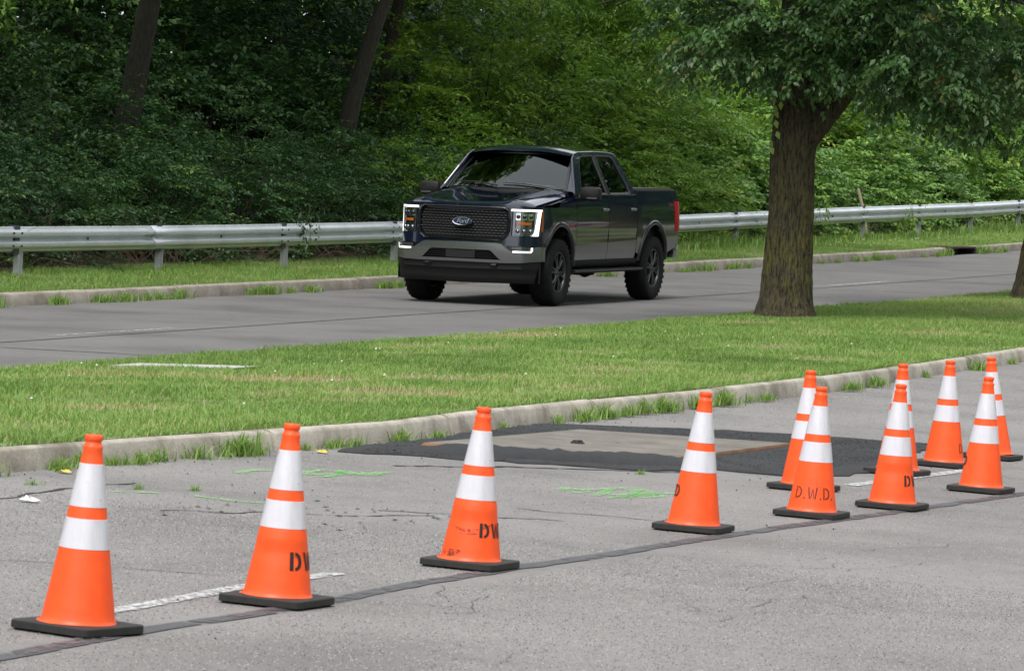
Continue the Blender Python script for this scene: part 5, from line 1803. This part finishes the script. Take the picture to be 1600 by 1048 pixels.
# thick growth along the near verge, beyond the right edge of the picture
n = 52000
uu = g.uniform(-120, 270, n); vv = g.uniform(-22, -8, n); zz = g.uniform(0, 1, n) ** 1.1 * 10 * (.55 + .6 * np.abs(np.sin(uu * .11) * np.sin(uu * .047 + 1)))
x, y = XY(uu, vv)
p_ = np.stack([x, y, zn(uu, -3.2) + zz], 1)
sz = g.uniform(.6, 1.3, n)
V, T = leaf_tris(p_, unit(g.normal(0, 1, (n, 3))), unit(np.array([0, 0, 1.]) + g.normal(0, .7, (n, 3))), sz, sz * .36, .2, g)
tag(link('near_side_woodland', np_mesh('near_side_woodland', V, T, M['leaf_mid'], np.repeat(np.clip(g.normal(.35, .2, n), 0, 1), 2))), 'dense growth along the near verge beyond the right edge', 'woodland', kind='stuff')
n = 30000
uu = g.uniform(-140, 50, n); vv = g.uniform(29.5, 40, n); zz = g.uniform(0, 1, n) ** 1.1 * 12
x, y = XY(uu, vv)
p_ = np.stack([x, y, .2 + zz], 1); sz = g.uniform(.6, 1.3, n)
V, T = leaf_tris(p_, unit(g.normal(0, 1, (n, 3))), unit(np.array([0, 0, 1.]) + g.normal(0, .7, (n, 3))), sz, sz * .36, .2, g)
tag(link('left_woodland', np_mesh('left_woodland', V, T, M['leaf_mid'], np.repeat(np.clip(g.normal(.35, .2, n), 0, 1), 2))), 'the wood going on beyond the left edge', 'woodland', kind='stuff')
# roadside trees on the near side, off to the right: the truck's side mirrors them
for i, (u, v) in enumerate(((80, -12), (96, -11), (112, -10), (126, -12), (140, -9), (156, -12), (172, -10), (190, -12), (210, -11), (236, -12))):
    tt = wood_tree(u, v, (g.normal(0, .15), 0), .2, 'roadside tree on the near verge beyond the right edge', 'roadside trees on the near verge', variant=i % 3, seedv=90 + i, rz=i * 1.7)
    tt.scale = (1.7, 1.7, 1.75)

# red car on the near road, beyond the right edge: it shows as a red band in the truck's doors
M['red_paint_car'] = simple('red_car_paint', (.42, .012, .015), .25, .1, 1.)
M['car_glass'] = simple('car_glass', (.01, .012, .013), .05, 0, 1.)
car = empty('red_car', P(93.5, 5.8), PI / 2 - TH)
tag(car, 'red car on the near road beyond the right edge, mirrored in the truck doors', 'car')
side_p = [(-2.2, .35), (-2.25, .62), (-2.15, .92), (-1.55, .98), (-1.0, .98), (.75, .95), (1.6, .84), (2.15, .68), (2.2, .40), (1.9, .30), (-1.9, .28)]
mb = MB(); mb.grid([[(x, y, z - .05 * abs(y) * (z > .8)) for x, z in side_p] for y in (-.88, -.90, -.6, 0, .6, .90, .88)], close=True)
for k in (0, 6): mb.f.append(tuple(range(k * 11, k * 11 + 11))); mb.m.append(0)
mb.build('body', M['red_paint_car'], car, smooth=40, bevel=.03)
mb = MB(); mb.grid([[(x, a * w, z) for x, z, w in ((-1.65, .96, .80), (-1.1, 1.38, .62), (-.2, 1.44, .62), (.25, 1.40, .62), (1.05, .95, .80))] for a in (-1, -.5, 0, .5, 1)])
for s in (-1, 1): mb.add([(x, s * w, z) for x, z, w in ((-1.65, .95, .80), (-1.1, 1.38, .62), (-.2, 1.44, .62), (.25, 1.40, .62), (1.05, .94, .80))], [(0, 1, 2, 3, 4)])
mb.build('cabin', M['car_glass'], car, smooth=30)
MB().grid([[(x, a * .63, z) for x, z in ((-1.1, 1.385), (-.2, 1.45), (.2, 1.41))] for a in (-1, -.4, .4, 1)]).build('roof', M['red_paint_car'], car, smooth=50)
for x in (-1.35, 1.35):
    for y in (-.86, .86):
        w = MB().lathe([(.02, -.10), (.2, -.10), (.30, -.105), (.325, -.08), (.325, .08), (.30, .105), (.2, .10), (.02, .10)], 24, 0, 'y').build('wheel', M['tyre'], car, smooth=40)
        w.location = (x, y, .325)

# ---------------------------------------------------------------- dry stalks under the shrubs, fallen stick, sprigs over the rail
mb = MB(); g = np.random.default_rng(13)
for i in range(900):
    u = g.choice([g.uniform(46, 60), g.uniform(60, 75), g.uniform(75, 110)], p=[.45, .35, .2]); v = g.uniform(26.5, 27.8)
    a = g.uniform(0, PI); L = g.uniform(.3, 1.1); e = g.uniform(.15, 1.2)
    q = P(u, v, .0); d = Vector((math.cos(a) * math.cos(e), -abs(math.sin(a)) * .4 * math.cos(e), math.sin(e)))
    mid = q + d * L * .5 + Vector((0, 0, .08)); end = q + d * L + Vector((g.normal(0, .1), 0, -.05 * L))
    mb.tube([q, mid, end], [.006, .005, .002], 3, caps=False)
tag(mb.build('dry_stalks', M['twig']), 'tangle of dry brown stalks under the shrubs behind the guardrail', 'stalks', kind='stuff')
q = P(89.0, 26.6)
mb = MB(); mb.tube([q + Vector((.14, 0, .1)), q + Vector((.06, 0, .55)), q + Vector((-.08, 0, 1.02))], [.035, .034, .032], 8)
tag(mb.build('broken_stick', simple('pale_wood', (.36, .30, .21), .9)), 'pale broken stick leaning up behind the guardrail right of the tree', 'stick')
def sprig(u, v, z, n, label, mat='leaf_dark', L=.6, dz=-.9):
    gg = np.random.default_rng(int(u * 10))
    c = P(u, v, z); t = empty('hanging_sprig', c); tag(t, label, 'sprig')
    org = gg.normal(0, .12, (n, 3)) * [1, .25, 1.2]
    d = np.tile([[.1, -.35, dz]], (n, 1)) + gg.normal(0, .35, (n, 3))
    V, T, F = sprays(gg, org, d, gg.uniform(.5, 1.0, n) * L, 9, .075, .3, .2, .3, .8)
    link('leaves', np_mesh('leaves', V, T, M[mat], F), t)
    mb = MB(); mb.tube([(0, .4, .1), (0, .1, .15), (0, -.02, 0), (.05, -.05, dz * L)], [.008, .007, .005, .003], 4, caps=False); mb.build('stem', M['twig_dark'], t)
sprig(59.2, 25.95, .72, 9, 'dark leafy sprig hanging over the guardrail left of the truck', 'leaf_dark', .45)
sprig(84.0, 25.95, .72, 7, 'leafy sprig hanging over the guardrail just right of the tree', 'leaf_mid', .45)
sprig(90.4, 25.92, .75, 11, 'leafy vine trailing over the guardrail near its right end', 'leaf_mid', .55)

# ---------------------------------------------------------------- grass
def vnoise(x, y, sc, seed):
    gg = np.random.default_rng(seed); G = gg.uniform(0, 1, (256, 256))
    x = np.asarray(x) / sc + 100; y = np.asarray(y) / sc + 100
    i, j = np.floor(x).astype(int), np.floor(y).astype(int); fx_, fy_ = x - i, y - j
    fx_ = fx_ * fx_ * (3 - 2 * fx_); fy_ = fy_ * fy_ * (3 - 2 * fy_)
    f = lambda a, b: G[a % 256, b % 256]
    return (f(i, j) * (1 - fx_) + f(i + 1, j) * fx_) * (1 - fy_) + (f(i, j + 1) * (1 - fx_) + f(i + 1, j + 1) * fx_) * fy_

def blades(g, x, y, z, h, w, lean=.5):
    """two-triangle bent blades"""
    n = len(x); a = g.uniform(0, 2 * PI, n)
    b = np.stack([x, y, z], 1)
    wv = np.stack([np.cos(a), np.sin(a), 0 * a], 1) * w[:, None]
    ld = np.stack([np.cos(a + 1.4), np.sin(a + 1.4), 0 * a], 1) * (h * np.abs(g.normal(0, lean, n)))[:, None]
    mid = b + ld * .35 + np.array([0, 0, 1.]) * (h * .6)[:, None]
    tip = b + ld + np.array([0, 0, 1.]) * (h * g.uniform(.75, 1.05, n))[:, None]
    V = np.stack([b - wv, b + wv, mid + wv * .7, mid - wv * .7, tip], 1).reshape(-1, 3)
    i = np.arange(n)[:, None] * 5
    T = np.concatenate([i + [0, 1, 2], i + [0, 2, 3], i + [3, 2, 4]], 1).reshape(-1, 3)
    return V, T

def grass_field(name, label, u0, u1, vf, n, hm, zfun, seed, dryness, cat='grass', bares=()):
    g = np.random.default_rng(seed)
    u = g.uniform(u0, u1, n); t = g.uniform(0, 1, n)
    a, b = vf(u); v = a + (b - a) * t
    x, y = XY(u, v); z = zfun(u, v)
    ok = in_view(x, y, z); u, v, x, y, z = u[ok], v[ok], x[ok], y[ok], z[ok]
    p1 = vnoise(u, v, 1.3, seed + 1); p2 = vnoise(u, v, .35, seed + 2); p3 = vnoise(u, v, 3.5, seed + 3); p4 = vnoise(u, v, .8, seed + 4)
    bare = (p1 * .6 + p2 * .4 > .68)
    spot = np.zeros(len(u))
    for (bu, bv, br) in bares: spot = np.maximum(spot, np.exp(-(((u - bu) / (br * 1.5)) ** 2 + ((v - bv) / br) ** 2)) * (.55 + .9 * p2))
    bare |= spot > .62
    slab_ = (u > 32.78) & (u < 33.2) & (v > 14.95) & (v < 16.05) if cat == 'grass' and hm < .05 else np.zeros(len(u), bool)
    keep = ~slab_ & ~(bare & (g.uniform(0, 1, len(u)) < .72))
    u, v, x, y, z, p1, p2, p3, p4, spot = [q[keep] for q in (u, v, x, y, z, p1, p2, p3, p4, spot)]
    h = hm * (.4 + .8 * p2 + .6 * p4 ** 2) * g.uniform(.5, 1.4, len(u)) * (.8 + .4 * p3)
    h *= np.where((p1 * .6 + p2 * .4 > .62) | (spot > .5), .6, 1)
    V, T = blades(g, x, y, z - .012, h + .012, g.uniform(.0021, .0039, len(u)), .9)
    tint = np.clip(.28 + .42 * p3 + g.normal(0, .12, len(u)) + dryness * np.clip(p1 - .5, 0, 1) * 1.5 - .3 * np.clip(.38 - p4, 0, 1) * 3 + .6 * spot, 0, 1)
    tint = np.where(g.uniform(0, 1, len(u)) < .05, g.uniform(.85, 1, len(u)), tint)
    o = link(name, np_mesh(name, V, T, M['grass'], np.repeat(tint, 3)))
    tag(o, label, cat, kind='stuff')
grass_field('median_grass', 'mown green grass covering the median between the roads', 19, 70, lambda u: (vc(u) + .15, 16.72 + 0 * u), 490000, .038, lambda u, v: median_z(u, v), 3, .6, bares=((28.6, 12.1, .35), (33, 13.2, .6), (28.8, 12.9, .3), (31.5, 13.7, .5), (36, 13, .6), (30, 12.4, .4), (26, 12.6, .3), (39, 14.2, .5), (34.5, 12.6, .4), (42, 13.4, .5), (24, 13.3, .35), (50.1, 15.75, .35), *[(float(a), float(b), float(c)) for a, b, c in zip(np.random.default_rng(3).uniform(22, 48, 46), np.random.default_rng(4).uniform(11.4, 16.3, 46), np.random.default_rng(5).uniform(.10, .3, 46))]))
grass_field('verge_grass', 'green grass strip between the far curb and the guardrail', 44, 104, lambda u: (24.14 + 0 * u, 26.6 + 0 * u), 150000, .058, verge_z, 5, .3)
g = np.random.default_rng(8)
# taller weeds along the foot of the rail
n = 9000
u = g.uniform(64, 106, n); v = 26.05 + g.normal(0, .30, n) + .15; x, y = XY(u, v)
V, T = blades(g, x, y, verge_z(u, v), g.uniform(.06, .28, n) * (.35 + vnoise(u, v, 1.2, 44)), g.uniform(.006, .014, n), .45)
tag(link('tall_weeds', np_mesh('tall_weeds', V, T, M['grass'], np.repeat(np.clip(g.normal(.45, .18, n), 0, .85), 3))), 'taller weeds growing at the foot of the guardrail posts', 'weeds', kind='stuff')
# grass creeping over the top of the near kerb
n = 15000
u = g.uniform(19, 60, n); v = vc(u) + .05 + np.abs(g.normal(0, .06, n)) * (.4 + 1.2 * vnoise(u, 0 * u, .7, 71)) + .04; x, y = XY(u, v)
V, T = blades(g, x, y, zn(u, vc(u)) + .118 + 0 * x, g.uniform(.03, .075, n) * (.4 + vnoise(u, 0 * u, .5, 72)), g.uniform(.002, .004, n), 1.3)
tag(link('edge_grass', np_mesh('edge_grass', V, T, M['grass'], np.repeat(np.clip(g.normal(.45, .2, n), 0, .95), 3))), 'ragged grass creeping over the top of the near curb', 'grass', kind='stuff')
# clover heads
mb = MB()
for i in range(90):
    if i < 60: u, v = g.uniform(80, 100), g.uniform(24.5, 26); zz = float(verge_z(u, v)) + .08
    else: u, v = g.uniform(24, 50), g.uniform(11.8, 16.2); zz = float(median_z(u, v)) + .055
    x, y = [float(q) for q in XY(u, v)]; r = g.uniform(.006, .012)
    mb.add([(x - r, y, zz), (x, y - r, zz), (x + r, y, zz), (x, y + r, zz), (x, y, zz + r), (x, y, zz - r)], [(0, 1, 4), (1, 2, 4), (2, 3, 4), (3, 0, 4), (1, 0, 5), (2, 1, 5), (3, 2, 5), (0, 3, 5)])
tag(mb.build('clover_flowers', M['clover']), 'tiny white clover flowers dotting the grass', 'flowers', kind='stuff')

# weed tufts in the gutters, each its own plant
TU = []
for i in range(5):
    gg = np.random.default_rng(100 + i); n = 95
    r = np.abs(gg.normal(0, .075, n)); a = gg.uniform(0, 6.28, n)
    x, y = r * np.cos(a) * 1.6, r * np.sin(a) * .6
    V, T = blades(gg, x, y, 0 * x, gg.uniform(.03, .16, n), gg.uniform(.003, .0065, n), 1.0)
    TU.append(np_mesh('blades', V, T, M['grass'], np.repeat(np.clip(gg.normal(.5, .2, n), 0, .95), 3)))
g = np.random.default_rng(15)
def tuft(u, v, s, label, group, sz=1.):
    o = link('weed_tuft', TU[int(g.integers(5))])
    o.location = P(u, v, -.004); o.rotation_euler = (0, 0, PI / 2 - TH + g.normal(0, .2)); o.scale = (s, s, s * sz)
    tag(o, label, 'weed tuft', group)
for u, k, s in ((20.4, 4, .9), (21.3, 5, 1.0), (22.2, 5, 1.1), (22.9, 4, 1.0), (23.5, 6, 1.35), (24.1, 3, .8), (24.9, 4, .9), (25.4, 4, 1.0), (25.9, 4, 1.1), (26.4, 2, 1.2), (27.2, 2, .6), (28.6, 1, .6),
                (30.3, 5, 1.2), (31.0, 6, 1.3), (31.8, 6, 1.3), (32.6, 6, 1.3), (33.3, 5, 1.2), (34.2, 4, 1.4), (35.2, 5, .9), (36.6, 4, .8), (37.8, 5, 1.0), (39.0, 5, 1.1), (40.6, 2, .9), (42.6, 4, 1.2), (44.2, 3, .8), (46.5, 3, .7)):
    for j in range(max(1, int(k * .6))):
        uu = u + g.normal(0, .16)
        tuft(uu, float(vc(uu)) - abs(g.normal(0, .04)) - .02, s * g.uniform(.35, .85), 'grass tuft growing in the gutter along the near curb', 'weed tufts along the near curb')
for u in np.concatenate([g.uniform(45.5, 58, 26), g.uniform(66, 92, 34)]):
    if DRAIN[0] - .1 < u < DRAIN[1] + .1: continue
    tuft(u, 23.96 - abs(g.normal(0, .04)), g.uniform(.6, 1.25), 'grass tuft growing in the gutter along the far curb', 'weed tufts along the far curb')
for u in (88.7, 88.95, 89.2, 86.3):
    tuft(u, 23.95, 1.5, 'bushy green tuft beside the storm drain', 'tufts beside the storm drain')
for u, v in ((20.5, 10.15), (20.7, 9.95), (20.3, 10.35), (20.95, 9.75), (25.4, 8.88), (21.3, 8.32)):
    tuft(u, v, g.uniform(.2, .38), 'small weed sprouting from a crack in the near road', 'weeds in the road cracks')
